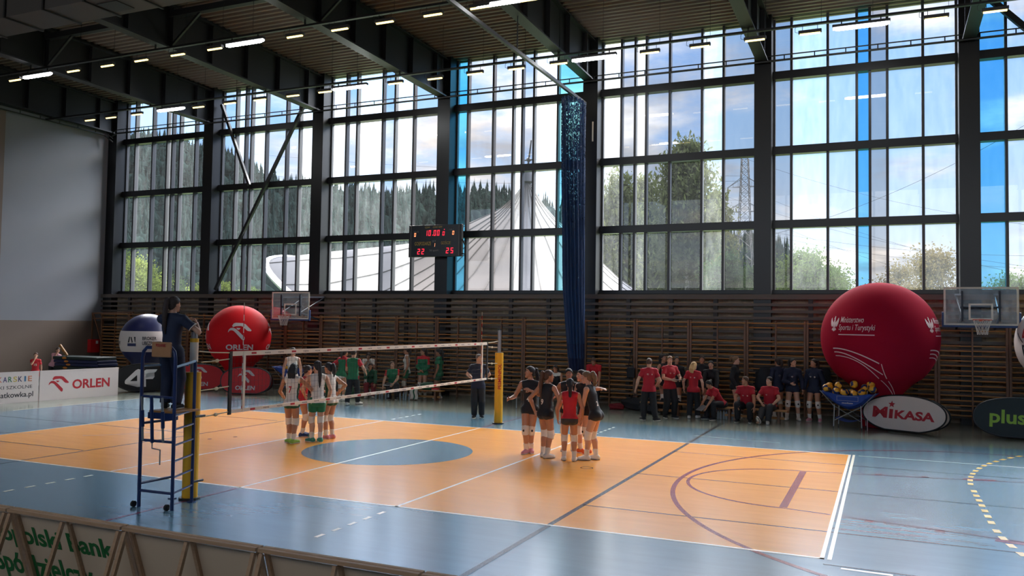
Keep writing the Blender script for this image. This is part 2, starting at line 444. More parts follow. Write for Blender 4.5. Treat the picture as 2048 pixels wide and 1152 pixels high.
# lower window wall: corrugated beige panels behind dark slats
V = []; F = []; nx = 600
for i in range(nx + 1):
    x = -23.7 + (49.7) * i / nx; yy = 12.80 + 0.02 * (1 if i % 4 < 2 else 0)
    V += [(x, yy, 0), (x, yy, 3.8)]
    if i: F.append((2 * i - 2, 2 * i, 2 * i + 1, 2 * i - 1))
struct(mesh_obj('wall_back_panel', V, F, M_panel), 'ribbed beige panels under the windows behind dark slats', 'wall')
slab('wall_back', (-24, 12.86, 0), (26.3, 13.3, 3.84), M_batten, 'dark lower wall under the windows', 'wall')
COLX = [0.19 + 5.9 * i for i in range(-4, 5)]
slats = MB()
z = 0.22
while z < 3.6:
    slats.box((-23.7, 12.36, z - .045), (26, 12.40, z + .045)); z += 0.2165
slats.box((-23.7, 12.34, 3.64), (26, 12.41, 3.76))
slats.box((-23.7, 12.34, 3.76), (26, 12.9, 3.80))
struct(slats.build('trim_1', M_slat), 'long dark brown wooden slats and ledge below the windows', 'trim')
bat = MB()
for c in COLX[:-1]:
    for k in (1, 2, 3): bat.box((c + 1.475 * k - .07, 12.40, 0), (c + 1.475 * k + .07, 12.50, 3.64))
struct(bat.build('trim_2', M_batten), 'dark upright battens behind the wooden slats', 'trim')
for i, c in enumerate(COLX):
    struct(MB().box((c - .27, 12.45, 0), (c + .27, 13.2, 13.1)).build('column', M_steel), 'dark steel column between windows, %s from the left wall' % ordinal(i), 'column')
slab('trim_3', (-24, 12.98, 12.95), (26.3, 13.3, 13.3), M_steel, 'dark steel header along the top of the windows', 'trim')

# ------------------------------------------------------------------ windows
def glass(name, tint, haze, hazecol=(0.9, 0.95, 1.0)):
    m = bpy.data.materials.new(name); m.use_nodes = True
    nt = m.node_tree; N = nt.nodes; L = nt.links; N.clear()
    out = N.new('ShaderNodeOutputMaterial')
    tr = N.new('ShaderNodeBsdfTransparent'); tr.inputs[0].default_value = tuple(tint) + (1,)
    gl = N.new('ShaderNodeBsdfGlossy'); gl.inputs['Roughness'].default_value = 0.0; gl.inputs[0].default_value = (1, 1, 1, 1)
    fr = N.new('ShaderNodeFresnel'); fr.inputs['IOR'].default_value = 1.5
    dirt = N.new('ShaderNodeBsdfTranslucent'); dirt.inputs[0].default_value = tuple(hazecol) + (1,)
    tc = N.new('ShaderNodeTexCoord'); mp = N.new('ShaderNodeMapping'); mp.inputs['Scale'].default_value = (3.5, 3.5, 0.8)
    L.new(tc.outputs['Object'], mp.inputs[0])
    nz = N.new('ShaderNodeTexNoise'); nz.inputs['Scale'].default_value = 1.6; nz.inputs['Detail'].default_value = 7; nz.inputs['Roughness'].default_value = .65
    L.new(mp.outputs[0], nz.inputs['Vector'])
    mr = N.new('ShaderNodeMapRange'); mr.inputs['From Min'].default_value = .3; mr.inputs['From Max'].default_value = .75
    mr.inputs['To Min'].default_value = haze * .35; mr.inputs['To Max'].default_value = haze * 1.65
    L.new(nz.outputs['Fac'], mr.inputs['Value'])
    m1 = N.new('ShaderNodeMixShader'); m2 = N.new('ShaderNodeMixShader')
    L.new(mr.outputs[0], m1.inputs[0]); L.new(tr.outputs[0], m1.inputs[1]); L.new(dirt.outputs[0], m1.inputs[2])
    L.new(fr.outputs[0], m2.inputs[0]); L.new(m1.outputs[0], m2.inputs[1]); L.new(gl.outputs[0], m2.inputs[2])
    L.new(m2.outputs[0], out.inputs[0])
    return m
GL = {'c': glass('clear glass', (0.97, 0.97, 0.97), 0.032), 't': glass('grey tinted glass', (0.40, 0.43, 0.49), 0.006), 'w': glass('warm tinted glass', (0.50, 0.48, 0.48), 0.006),
      'b': glass('blue film glass', (0.13, 0.47, 0.76), 0.008, (.3, .7, 1)), 'd': glass('deep blue film glass', (0.09, 0.38, 0.58), 0.006, (.3, .7, 1)), 'y': glass('turquoise film glass', (0.20, 0.52, 0.60), 0.008, (.3, .8, 1)), 'm': glass('half tinted glass', (0.78, 0.80, 0.84), 0.018)}
GNAME = {'d': 'deep blue film', 'c': 'clear', 't': 'grey tinted', 'w': 'warm grey tinted', 'b': 'blue film', 'y': 'turquoise film', 'm': 'lightly tinted'}
ROWS = [3.90, 6.10, 8.52, 11.0, 12.98]
BAYS = [([-22.48, -21.38, -20.47, -20.15, -19.68, -18.75], 'tmtctmt'), ([-16.39, -15.86, -15.53, -14.72, -13.61, -12.92], 'tmtmttc'),
        ([-10.54, -10.01, -8.78, -8.2, -7.33], 'ctctcw'), ([-4.92, -3.84, -3.01, -2.64, -2.17, -1.22], 'dwwctcy'),
        ([1.19, 1.69, 2.09, 2.92, 4.03, 4.75], 'ctcttcw'), ([6.93, 8.04, 8.9, 9.28, 9.78, 10.78], 'wcmbwmm'), ([12.99, 14.3, 15.4], 'bmcm'),
        ([19.0, 20.2, 21.4, 22.6], 'mctcm')]
GY = 13.08
w = thing('window_9', 'long window band added behind the spectators for fill light, out of view', 'window', kind='structure')  # unseen window band, added so daylight fills the hall from behind
fr = MB()
for x in [-23.4 + 2.95 * k for k in range(18)]: fr.box((x - .08, -22.2, 5.6), (x + .08, -22.05, 12.4))
fr.build('frame', M_frame, w)
MB().add([(-24, -22.15, 5.6), (26.3, -22.15, 5.6), (26.3, -22.15, 12.4), (-24, -22.15, 12.4)], [(0, 1, 2, 3)]).build('pane', GL['c'], w)
for i, (mul, tints) in enumerate(BAYS):
    x0, x1 = COLX[i] + .27, COLX[i + 1] - .27
    w = thing('window_%d' % (i + 1), 'tall window bay between dark columns, %s from the left wall' % ordinal(i), 'window', (0, 0, 0), kind='structure')
    fr = MB()
    for x in mul: fr.box((x - .04, GY - .16, 3.85), (x + .04, GY + .05, 12.98))
    for x in (x0 + .03, x1 - .03): fr.box((x - .03, GY - .08, 3.85), (x + .03, GY + .05, 12.98))
    fr.build('frame', M_frame, w)
    tr = MB()
    for k, z in enumerate(ROWS):
        h = .06 if k in (0, 4) else .13
        tr.box((x0, GY - .24, z - h), (x1, GY + .06, z + h))
    tr.build('transom', M_steel, w)
    ed = [x0] + mul + [x1]
    for j, t in enumerate(tints):
        p = MB()
        for a, b in zip(ROWS[:-1], ROWS[1:]):
            p.add([(ed[j], GY, a), (ed[j + 1], GY, a), (ed[j + 1], GY, b), (ed[j], GY, b)], [(0, 1, 2, 3)])
        p.build('pane', GL[t], w)['label'] = GNAME[t] + ' glass panes'

# ------------------------------------------------------------------ roof
V = []; F = []; i = 0; y = 13.3; n = 0
prof = []
while y > -22.3:
    for dy, dz in ((0, 0), (.10, 0), (.14, .11), (.24, .11)):
        prof.append((y - dy, 12.90 + dz + 0.018 * (13 - (y - dy)) * (1 if y > -4.5 else 0) + (0.315 if y <= -4.5 else 0)))
    y -= 0.28
for yy, zz in prof:
    V += [(-24.2, yy, zz), (26.3, yy, zz)]
F = [(2 * k, 2 * k + 1, 2 * k + 3, 2 * k + 2) for k in range(len(prof) - 1)]
struct(mesh_obj('ceiling', V, F, M_deck), 'ribbed beige metal roof deck above dark beams', 'ceiling')
slab('ceiling_slab', (-24.2, -22.3, 13.5), (26.3, 13.3, 13.7), M_black, 'roof slab above the metal deck', 'roof')
for i, c in enumerate(COLX):
    b = MB()
    zb = lambda y: 11.36 + 0.02 * (12.4 - y)
    for s in range(1):
        ya, yb = 12.45, -22.0
        b.add([(c - .02, ya, zb(ya)), (c - .02, yb, zb(yb)), (c - .02, yb, 13.4), (c - .02, ya, 12.98), (c + .02, ya, zb(ya)), (c + .02, yb, zb(yb)), (c + .02, yb, 13.4), (c + .02, ya, 12.98)],
              [(0, 1, 2, 3), (7, 6, 5, 4), (0, 4, 5, 1), (3, 2, 6, 7), (0, 3, 7, 4), (1, 5, 6, 2)])
        b.bar((c, ya, zb(ya)), (c, yb, zb(yb)), .36, .05)
        b.bar((c, ya, 12.80), (c, yb, 13.28), .36, .05)
    y = 11.6
    while y > -22:
        b.box((c - .17, y - .02, zb(y)), (c + .17, y + .02, 12.85)); y -= 1.75
    kb = MB()
    for s_ in (-1, 1): kb.bar((c + s_ * .1, 4.6, 11.62), (c + s_ * 1.3, 4.6, 12.56), .07, .07)
    struct(kb.build('ceiling_brace', M_beam), 'pair of short dark knee braces at the lamp tray under girder %s from the left wall' % ordinal(i), 'brace')
    struct(b.build('ceiling_beam', M_beam), 'deep dark roof girder resting on a column, %s from the left wall' % ordinal(i), 'beam')
# knee braces from the lamp trays up to the girders, purlin across
for yy in (4.6,):
    br = MB()
    br.box((-24, yy - .1, 12.55), (26, yy + .1, 12.75))
    struct(br.build('ceiling_purlin', M_beam), 'dark purlin crossing the roof girders above the lamps', 'beam')

# air duct
d = thing('air_duct', 'long rectangular sheet metal air duct under the roof at the top left', 'duct')
MB().box((-23.5, -0.68, 10.8), (2.0, 0.38, 11.3)).build('duct_body', M_duct, d)
x = -22.6
while x < 2:
    MB().box((x - .03, -.73, 10.76), (x + .03, .43, 11.34)).build('flange', M_black, d); x += 1.52
for x in (-8.45, -14.4, -2.4):
    MB().box((x - .35, -.42, 10.775), (x + .35, .14, 10.805)).build('vent', M_black, d)
for x in (-20, -14, -8, -2):
    for y in (-.72, .42): MB().box((x - .02, y - .02, 11.3), (x + .02, y + .02, 12.9)).build('hanger', M_black, d)

# rails under the girders (conduit pairs)
def rail(name, P, label):
    m = MB(); P = [Vector(p) for p in P]
    m.tube(P, .035, 6); m.tube([p + Vector((0, 0, .16)) for p in P], .02, 6)
    for a, b in zip(P[:-1], P[1:]):
        n = max(1, int((b - a).length / .9))
        for k in range(n): q = a.lerp(b, (k + .5) / n); m.cyl(q, q + Vector((0, 0, .16)), .018, n=5)
    return tag(m.build(name, M_black), label, 'conduit')
rail('conduit_rail', [(-23.2, 12.2, 11.15), (-22.9, 12.25, 11.28), (25.5, 12.25, 11.33)], 'double dark conduit rail running along the columns near the window tops')
rail('conduit_rail', [(-23.45, -10, 11.3), (-23.45, 12.0, 11.2), (-23.2, 12.28, 10.9)], 'double dark conduit rail along the top of the left wall')

# lamps on two trays
M_lampw = mat('warm lamp glow', (1, .85, .45), 0.4, emit=(1.0, 0.72, 0.24, 2.4))
M_lampc = mat('white lamp glow', (1, 1, 1), 0.4, emit=(0.95, 0.98, 1.0, 30))
M_clear = mat('lamp housing', srgb(60, 60, 62), 0.5)
def lamp_proto(white):
    if white:
        t = thing('tube_lamp', 'x', 'lamp')
        MB().box((-.74, -.07, -.02), (.74, .07, .06)).build('housing', M_clear, t, bevel=.015)
        MB().tube([(-.72, 0, -.055), (-.6, 0, -.06), (.6, 0, -.06), (.72, 0, -.055)], [.03, .055, .055, .03], 10).build('diffuser', M_lampc, t, True)
        b = MB()
        for x in (-.5, .5): b.box((x - .015, -.015, .06), (x + .015, .015, .14))
        b.build('bracket', M_black, t)
    else:
        t = thing('small_lamp', 'x', 'lamp')
        MB().box((-.31, -.06, -.02), (.31, .06, .07)).build('housing', M_clear, t, bevel=.012)
        MB().tube([(-.27, 0, -.03), (.27, 0, -.03)], [.035, .035], 8).build('diffuser', M_lampw, t, True)
        b = MB()
        for x in (-.2, .2): b.tube([(x, 0, .07), (x, 0, .20)], .008, 5)
        b.tube([(-.31, 0, .02), (-.40, 0, .05), (-.40, 0, .16), (-.36, 0, .2)], .007, 5)
        b.build('bracket', M_black, t)
    return t
ZT = 11.28
def lamp_row(yrow, warm, white, rowname):
    tr = MB(); tr.box((-24, yrow - .05, ZT), (26, yrow + .05, ZT + .06))
    for c in COLX: tr.box((c - .02, yrow - .02, ZT + .05), (c + .02, yrow + .02, 11.33 + .02 * (12.4 - yrow)))
    tag(tr.build('cable_tray', M_black), 'dark cable tray carrying lamps %s' % rowname, 'cable tray')
    hang = MB()
    for k, x in enumerate(sorted(warm + white)):
        if min(abs(x + .3 - c) for c in COLX) > .4: hang.tube([(x + .3, yrow, ZT + .05), (x + .3, yrow, 12.88)], .006, 4)
    tag(hang.build('suspension_wire', M_black), 'thin wires holding the lamp tray %s' % rowname, 'wire', kind='stuff')
    for kind, xs, wd in (('small_lamp', warm, False), ('tube_lamp', white, True)):
        for k, x in enumerate(sorted(xs)):
            t = lamp_proto(wd) if LP.get(wd) is None else dup(LP[wd])
            LP.setdefault(wd, t)
            t.location = (x, yrow, ZT - .20 if not wd else ZT - .14)
            t['group'] = ('small yellow lamps ' if not wd else 'long white lamps ') + rowname
            t['label'] = '%s %s lamp from the left on the tray %s' % (ordinal(k), 'long white tube' if wd else 'small yellow', rowname)
LP = {}
pxB = [180, 222, 274, 397, 460, 520, 586, 650, 791, 870, 950, 1033, 1118, 1300, 1400, 1510, 1620, 1872, 1990]
pyB = [243, 237, 231, 214, 206, 197, 188, 181, 163, 154, 141, 129, 118, 94, 80, 65, 48, 14, 2]
YB, YA = 9.25, 4.05
lamp_row(YB, [at(u, v, 1, YB).x for u, v in zip(pxB, pyB)], [at(u, v, 1, YB).x for u, v in ((342, 220), (700, 171), (1188, 105), (1722, 30))], 'nearest the windows')
lamp_row(YA, [at(u, v, 1, YA).x for u, v in ((30, 157), (147, 136), (215, 124), (283, 112), (356, 100), (430, 87), (590, 61), (680, 45), (770, 30), (866, 14), (960, -4), (1060, -24), (1160, -46), (1270, -70))],
         [at(u, v, 1, YA).x for u, v in ((75, 147), (490, 75), (1000, -12))], 'nearer the spectators')

# steel bracing in the second window bay
for a, b, lab in (((-17.05, 12.72, 12.2), (-15.37, 12.72, 8.53), 'short dark steel brace slanting down from the top left of the second window bay'),
                  ((-12.35, 12.66, 12.0), (-17.05, 12.66, 4.0), 'long dark steel brace crossing the second window bay')):
    tag(MB().bar(a, b, .12, .12).build('steel_brace', M_beam), lab, 'brace')
tag(MB().bar(at(1968, -12, 1, 12.3), at(2090, 88, 1, 12.3), .16, .16).build('steel_brace', M_beam), 'dark steel brace at the top right corner window', 'brace')

# ------------------------------------------------------------------ climbing bars along the window wall
def bars_proto(w):
    t = thing('climbing_bars', 'x', 'climbing bars')
    pm = MB().box((-.035, -.05, 0), (.035, .05, 2.95)).build('post', M_post, None, bevel=.008)
    md = MB().box((-.022, -.045, 0), (.022, .045, 2.95)).build('post', M_post, None, bevel=.006)
    pm.parent = t; pm.location.x = -w / 2 + .04
    md.parent = t
    q = pm.copy(); COL.objects.link(q); q.location.x = w / 2 - .04; q.parent = t
    rg = MB().tube([(-w / 2 + .02, 0, 0), (w / 2 - .02, 0, 0)], .021, 8).build('rung', M_wood, t, True)
    zs = [2.87, 2.73] + [2.29 - .1425 * k for k in range(15)]
    for k, z in enumerate(zs):
        r = rg if k == 0 else rg.copy()
        if k: COL.objects.link(r)
        r.parent = t; r.location = (0, -.06 if k < 1 else -.01, z)
    return t
pitch = 1.76
p0 = bars_proto(pitch); p1 = None
for k in range(13):
    t = p0 if k == 0 else dup(p0)
    t.location = (-.28 - pitch * (12.5 - k), 12.0, 0)
    t['label'] = 'wooden climbing bars section left of the blue curtain, %s from the left wall' % ordinal(k); t['group'] = 'climbing bars along the window wall'
pitch2 = 1.805
p1 = bars_proto(pitch2)
for k in range(9):
    t = p1 if k == 0 else dup(p1)
    t.location = (.25 + pitch2 * (k + .5), 12.0, 0)
    t['label'] = 'wooden climbing bars section right of the blue curtain, %s from the curtain' % ordinal(k); t['group'] = 'climbing bars along the window wall'
# ------------------------------------------------------------------ outside
M_ground = mat('meadow', srgb(82, 104, 62), 0.9, var=0.3, scale=0.2)
M_hill = mat('hill soil', srgb(42, 56, 44), 0.95, var=0.3, scale=0.05)
def leafmat(name, col, var=0.35, tl=0.45):
    m = bpy.data.materials.new(name); m.use_nodes = True
    nt = m.node_tree; N = nt.nodes; L = nt.links; N.clear()
    out = N.new('ShaderNodeOutputMaterial'); d = N.new('ShaderNodeBsdfDiffuse'); t = N.new('ShaderNodeBsdfTranslucent'); mx = N.new('ShaderNodeMixShader')
    tc = N.new('ShaderNodeTexCoord'); nz = N.new('ShaderNodeTexNoise'); nz.inputs['Scale'].default_value = 1.3; nz.inputs['Detail'].default_value = 5
    L.new(tc.outputs['Object'], nz.inputs['Vector'])
    cm = N.new('ShaderNodeMix'); cm.data_type = 'RGBA'
    cm.inputs[6].default_value = tuple(c * (1 - var) for c in col[:3]) + (1,); cm.inputs[7].default_value = tuple(min(1, c * (1 + var)) for c in col[:3]) + (1,)
    L.new(nz.outputs['Fac'], cm.inputs[0]); L.new(cm.outputs[2], d.inputs[0]); L.new(cm.outputs[2], t.inputs[0])
    mx.inputs[0].default_value = tl; L.new(d.outputs[0], mx.inputs[1]); L.new(t.outputs[0], mx.inputs[2]); L.new(mx.outputs[0], out.inputs[0])
    return m
M_conif = leafmat('conifer green', srgb(36, 49, 47), 0.4, 0.2)
M_birch = leafmat('birch leaf', srgb(92, 98, 66), 0.35, 0.25)
M_yleaf = leafmat('yellow green leaf', srgb(116, 128, 60), 0.35, 0.25)
M_gleaf = leafmat('fresh green leaf', srgb(80, 98, 52), 0.35, 0.25)
M_bleaf = leafmat('brownish leaf', srgb(108, 98, 66), 0.3, 0.25)
M_dleaf = leafmat('dark green leaf', srgb(56, 74, 46), 0.35, .25)
M_bark = mat('birch bark', srgb(196, 190, 178), 0.8, var=0.3, scale=6)
M_bark2 = mat('brown bark', srgb(84, 70, 58), 0.9, var=0.3)
struct(MB().add([(-900, 13.4, -.6), (500, 13.4, -.6), (500, 900, -.6), (-900, 900, -.6)], [(0, 1, 2, 3)]).build('ground', M_ground), 'green meadow outside the windows', 'ground')
RX = [-900, -640, -472, -436, -387, -353, -321, -284, -249, -225, -203, -189, -154, -143, -100, -54, -36, -5, 4, 60, 150, 500]
RZ = [150, 140, 131, 125, 113, 96, 86, 81, 76, 73, 75, 76, 66, 62, 52, 43, 40, 25, 22, 15, 10, 8]
RZ = [z - 9 for z in RZ]
def hill_z(x, y):
    r = np.interp(x, RX, RZ)
    t = np.clip((y - 105) / 295, 0, 1); s = t * t * (3 - 2 * t) * 0.55 + t * 0.45
    back = np.clip((y - 400) / 200, 0, 1)
    return r * s * (1 - .6 * back) + 2.2 * np.sin(x * .045) * np.sin(y * .037) * np.clip(t * 3, 0, 1) * np.clip((400 - y) / 80, 0, 1) - .6
gx = np.linspace(-900, 500, 141); gy = np.linspace(100, 600, 61)
X, Y = np.meshgrid(gx, gy, indexing='ij'); Z = hill_z(X, Y)
V = np.stack([X, Y, Z], -1).reshape(-1, 3); idx = np.arange(len(V)).reshape(141, 61)
F = np.stack([idx[:-1, :-1], idx[1:, :-1], idx[1:, 1:], idx[:-1, 1:]], -1).reshape(-1, 4)
struct(quad_obj('hill', V, F, M_hill), 'wooded hill rising behind the white tent roof', 'hill')
# the forest: nobody could count it, one mesh of conifers and round crowns
nr = np.random.default_rng(3)
FV = []; FF = []; nv = 0
def tri_add(V, F):
    global nv
    FV.append(V); FF.append(F + nv); nv += len(V)
def conifer(x, y, z, h, r):
    k = 10; n = 10; V = []; F = []
    for i in range(k):
        t = i / k; zz = z + h * (.1 + .9 * t); rr = r * (1 - t) * (1 + .2 * nr.standard_normal()); hh = h * .20
        a0 = nr.uniform(0, 6.28); b = len(V)
        for j in range(n):
            a = a0 + 6.283 * j / n; q = rr * (1.12 if j % 2 else .62) * (1 + .22 * nr.standard_normal())
            V.append((x + q * math.cos(a), y + q * math.sin(a), zz - .05 * h * (nr.random() if j % 2 else 0)))
        V.append((x, y, zz + hh))
        for j in range(n): F.append((b + j, b + (j + 1) % n, b + n))
    tri_add(np.array(V), np.array(F))
_ico = None
def crown(x, y, z, r):
    global _ico
    if _ico is None:
        bm = bmesh.new(); bmesh.ops.create_icosphere(bm, subdivisions=2, radius=1); bm.verts.index_update()
        _ico = (np.array([v.co[:] for v in bm.verts]), np.array([[v.index for v in f.verts] for f in bm.faces])); bm.free()
    V, F = _ico
    tri_add(V * (r * (1 + .16 * nr.standard_normal((len(V), 1)))) * np.array([1, 1, 1.15]) + np.array([x, y, z]), F)
cnt = 0
while cnt < 4300:
    y = 120 + 300 * nr.random() ** .8; x = nr.uniform(-1.35, .22) * y * 1.0 - 10
    if x < -650 or (x - 9.66) > -.10 * (y + 15.3): continue
    z = float(hill_z(x, y))
    if nr.random() < (.82 if y > 220 else .5): conifer(x, y, z, nr.uniform(9, 16), nr.uniform(2.2, 3.6))
    else: crown(x, y, z + 4, nr.uniform(3, 5))
    cnt += 1
for x in np.arange(-640, 8, 3.2):
    y = 396 + 8 * nr.standard_normal(); s_ = 1.0 if x < -40 else .45; conifer(x, y, float(hill_z(x, 398)), nr.uniform(7, 15) * s_, nr.uniform(1.8, 3))
V = np.concatenate(FV); F = np.concatenate(FF)
me = bpy.data.meshes.new('forest'); me.vertices.add(len(V)); me.vertices.foreach_set('co', V.astype(np.float32).ravel())
me.loops.add(3 * len(F)); me.loops.foreach_set('vertex_index', F.astype(np.int32).ravel())
me.polygons.add(len(F)); me.polygons.foreach_set('loop_start', np.arange(0, 3 * len(F), 3, dtype=np.int32))
me.materials.append(M_conif); me.update(calc_edges=True)
o = bpy.data.objects.new('forest', me); COL.objects.link(o)
tag(o, 'dense mixed forest covering the hill behind the tent roof', 'forest', kind='stuff')

# white tensile tent roof
M_tent = leafmat('white membrane', srgb(138, 136, 138), 0.05, 0.12)
M_seam = mat('grey seam', srgb(96, 93, 93), 0.7)
PK = Vector((-22.5, 60, 17.1))
pr_r = ([0, .6, 1.5, 2.8, 5.9, 9.1, 14, 20], [0, 1.1, 2.6, 4.1, 7.0, 10.0, 13.4, 15.8])
pr_l = ([0, .6, 1.5, 3, 6.5, 10.4, 15, 20, 25, 31], [0, 1.0, 2.0, 3.0, 4.2, 5.7, 6.2, 6.45, 6.7, 7.2])
def tent_pt(th, t):
    w = max(0.0, math.cos(th - math.pi + .10)) ** 6; w2 = max(0.0, math.cos(th - math.pi + .10)) ** 14
    rho = (17 + 14.5 * w) * t
    drop = np.interp(rho, *pr_r) * (1 - w) + np.interp(rho, *pr_l) * w
    return PK + Vector((rho * math.cos(th), rho * math.sin(th), -float(drop)))
na, nt_ = 144, 30; V = []; F = []
for i in range(na):
    for j in range(nt_ + 1): V.append(tent_pt(2 * math.pi * i / na, .02 + .98 * (j / nt_) ** 1.6))
for i in range(na):
    for j in range(nt_):
        a = i * (nt_ + 1) + j; b = ((i + 1) % na) * (nt_ + 1) + j; F.append((a, a + 1, b + 1, b))
tent = thing('tent_roof', 'large white tensile tent roof with pointed top outside the windows', 'tent roof')
mesh_obj('membrane', V, F, M_tent, tent, True)
sm = MB()
for i in range(0, na, 5):
    sm.tube([tent_pt(2 * math.pi * i / na, .02 + .98 * (j / nt_) ** 1.6) + Vector((0, -.03, .03)) for j in range(nt_ + 1)], .05, 4)
sm.build('seam', M_seam, tent)
MB().tube([tent_pt(2 * math.pi * i / na, 1) for i in range(na)], .35, 8, closed=True).build('rim', M_chrome, tent, True)
MB().lathe([(.0, 1.1), (.35, 1.0), (.62, .6), (.75, .2), (.75, -.45), (.2, -.5)], PK, 20).build('top_cap', mat('grey cap', srgb(92, 92, 98), .6), tent, True)
ms = MB().cyl(PK + Vector((0, 0, .8)), PK + Vector((.35, 0, 3.7)), .12, .07, 8)
ms.cyl(PK + Vector((-.7, 0, 1.75)), PK + Vector((.9, 0, 1.75)), .07, n=6); ms.sphere(PK + Vector((.1, 0, 1.8)), .25, 8, 6)
ms.build('mast', M_black, tent)

# leafy trees: trunk, limbs and hanging leaf clumps
def tree(name, label, x, y, z0, h, rad, base, n, lm, bm_, leaf=0.096, droop=0.0, seed=1, cat='tree', squash=1.0, group=None, trunk_r=None):
    g = np.random.default_rng(seed)
    t = thing(name, label, cat, (x, y, z0), 0, group)
    tr = MB(); r0 = trunk_r or h * .012
    top = Vector((g.normal() * .02 * h, 0, h * .93))
    tr.tube([(0, 0, 0), (g.normal() * .01 * h, 0, h * .4), tuple(top)], [r0, r0 * .7, r0 * .15], 7)
    ends = []
    for k in range(46):
        hz = base + (1 - base) * g.random() ** .85
        if hz > .96: hz = .96
        a = g.uniform(0, 6.283); prof = math.sin(math.pi * min(1, max(0.03, (hz - base) / (1 - base)) ** .8)) ** .6
        L = rad * prof * g.uniform(.55, 1.0)
        p0 = Vector((0, 0, h * hz * .9)); p1 = p0 + Vector((L * math.cos(a), L * squash * math.sin(a), L * g.uniform(.1, .5)))
        mid = p0.lerp(p1, .5) + Vector((0, 0, L * .1))
        tr.tube([p0, mid, p1], [r0 * .28, r0 * .18, r0 * .05], 4)
        ends.append((p0, mid, p1, L))
    tr.build('trunk', bm_, t)
    P = []
    for k in range(n):
        p0, mid, p1, L = ends[g.integers(len(ends))]
        s = g.random() ** .6; c = (p0 * (1 - s) ** 2 + mid * 2 * s * (1 - s) + p1 * s * s)
        sp = rad * .13
        q = np.array(c) + g.normal(0, sp, 3)
        if droop: q[2] -= droop * h * g.random() ** 1.5
        P.append(q)
    P = np.array(P); d1 = g.normal(size=(n, 3)); d1 /= np.linalg.norm(d1, axis=1)[:, None]
    d2 = np.cross(d1, g.normal(size=(n, 3))); d2 /= np.linalg.norm(d2, axis=1)[:, None]
    s = leaf * g.uniform(.6, 1.3, (n, 1)); d1 *= s; d2 *= s * .62
    if droop: d1[:, 2] -= np.abs(s[:, 0]) * .6
    V = np.stack([P - d1, P + d2, P + d1, P - d2], 1).reshape(-1, 3)
    F = np.arange(4 * n).reshape(n, 4)
    o = quad_obj('foliage', V, F, lm, t); o.data.polygons.foreach_set('use_smooth', np.zeros(n, bool))
    return t
def tree_at(u, vtop, y, rad, base, n, lm, label, **k):
    p = at(u, vtop, 1, y)
    return tree(k.pop('name', 'leafy_tree'), label, p.x, y, -.6, p.z + .6, rad, base, n, lm, k.pop('bark', M_bark2), **k)
BT = 'birches outside the windows'
tree_at(1378, 236, 84, 5.4, .12, 21000, M_birch, 'tallest drooping birch outside the window bay right of the blue curtain', name='birch_tree', bark=M_bark, droop=.20, leaf=.26, seed=2, squash=.6, group=BT)
tree_at(1228, 305, 78, 4.6, .10, 20000, M_birch, 'drooping birch just right of the blue curtain and tent slope', name='birch_tree', bark=M_bark, droop=.20, leaf=.26, seed=5, squash=.6, group=BT)
tree_at(1290, 318, 92, 4.4, .10, 14000, M_birch, 'birch between the tallest birch and the tent slope', name='birch_tree', bark=M_bark, droop=.22, leaf=.26, seed=8, squash=.6, group=BT)
tree_at(1432, 340, 95, 4.0, .1, 8000, M_birch, 'thin birch at the right edge of the birch clump', name='birch_tree', bark=M_bark, droop=.2, leaf=.26, seed=9, squash=.6, group=BT)
GT = 'green trees beyond the windows'
tree_at(1455, 492, 40, 2.6, .05, 15600, M_dleaf, 'dark green bushy tree below the lattice pylon', seed=11, leaf=0.084, group=GT)
tree_at(1500, 520, 50, 2.2, .05, 10800, M_dleaf, 'low dark green tree beside the column right of the pylon', seed=12, leaf=0.084, group=GT)
tree_at(1612, 498, 64, 4.0, .05, 24000, M_gleaf, 'bright green tree behind the left side of the big crimson balloon', seed=13, leaf=0.120, group=GT)
tree_at(1660, 528, 76, 3.4, .05, 15600, M_gleaf, 'green tree just above the top left of the crimson balloon', seed=14, leaf=0.120, group=GT)
tree_at(1862, 492, 36, 3.0, .05, 14400, M_bleaf, 'brownish sparse tree top seen right of the crimson balloon', seed=15, leaf=0.078, group=GT)
tree_at(1800, 515, 46, 2.4, .05, 8640, M_bleaf, 'small sparse tree top above the crimson balloon', seed=16, leaf=0.078, group=GT)
tree_at(2030, 530, 42, 2.4, .05, 8640, M_gleaf, 'green tree top at the right edge behind the glass backboard', seed=17, leaf=0.084, group=GT)
tree_at(1550, 500, 88, 2.4, .05, 13200, M_dleaf, 'dark narrow tree seen through the streaked pane right of the pylon column', seed=18, leaf=0.096, group=GT)
tree_at(278, 508, 30, 2.6, .05, 18000, M_yleaf, 'yellow green sunlit tree low in the leftmost window', seed=19, leaf=0.078, group=GT)
tree_at(240, 480, 39, 3.0, .05, 13200, M_gleaf, 'green tree at the left edge of the leftmost window', seed=20, leaf=0.084, group=GT)
tree_at(330, 525, 48, 2.6, .05, 12000, M_dleaf, 'darker green tree in the middle of the leftmost window', seed=21, leaf=0.084, group=GT)
tree_at(398, 558, 24, 1.4, .05, 7200, M_yleaf, 'small yellow green bush at the right of the leftmost window', seed=22, leaf=0.060, group=GT)
tree_at(448, 552, 28, 1.5, .05, 8160, M_yleaf, 'yellow green bush at the foot of the long steel brace', seed=23, leaf=0.060, group=GT)
tree_at(500, 560, 40, 1.8, .05, 6000, M_gleaf, 'low green bush below the lip of the tent roof', seed=24, leaf=0.072, group=GT)

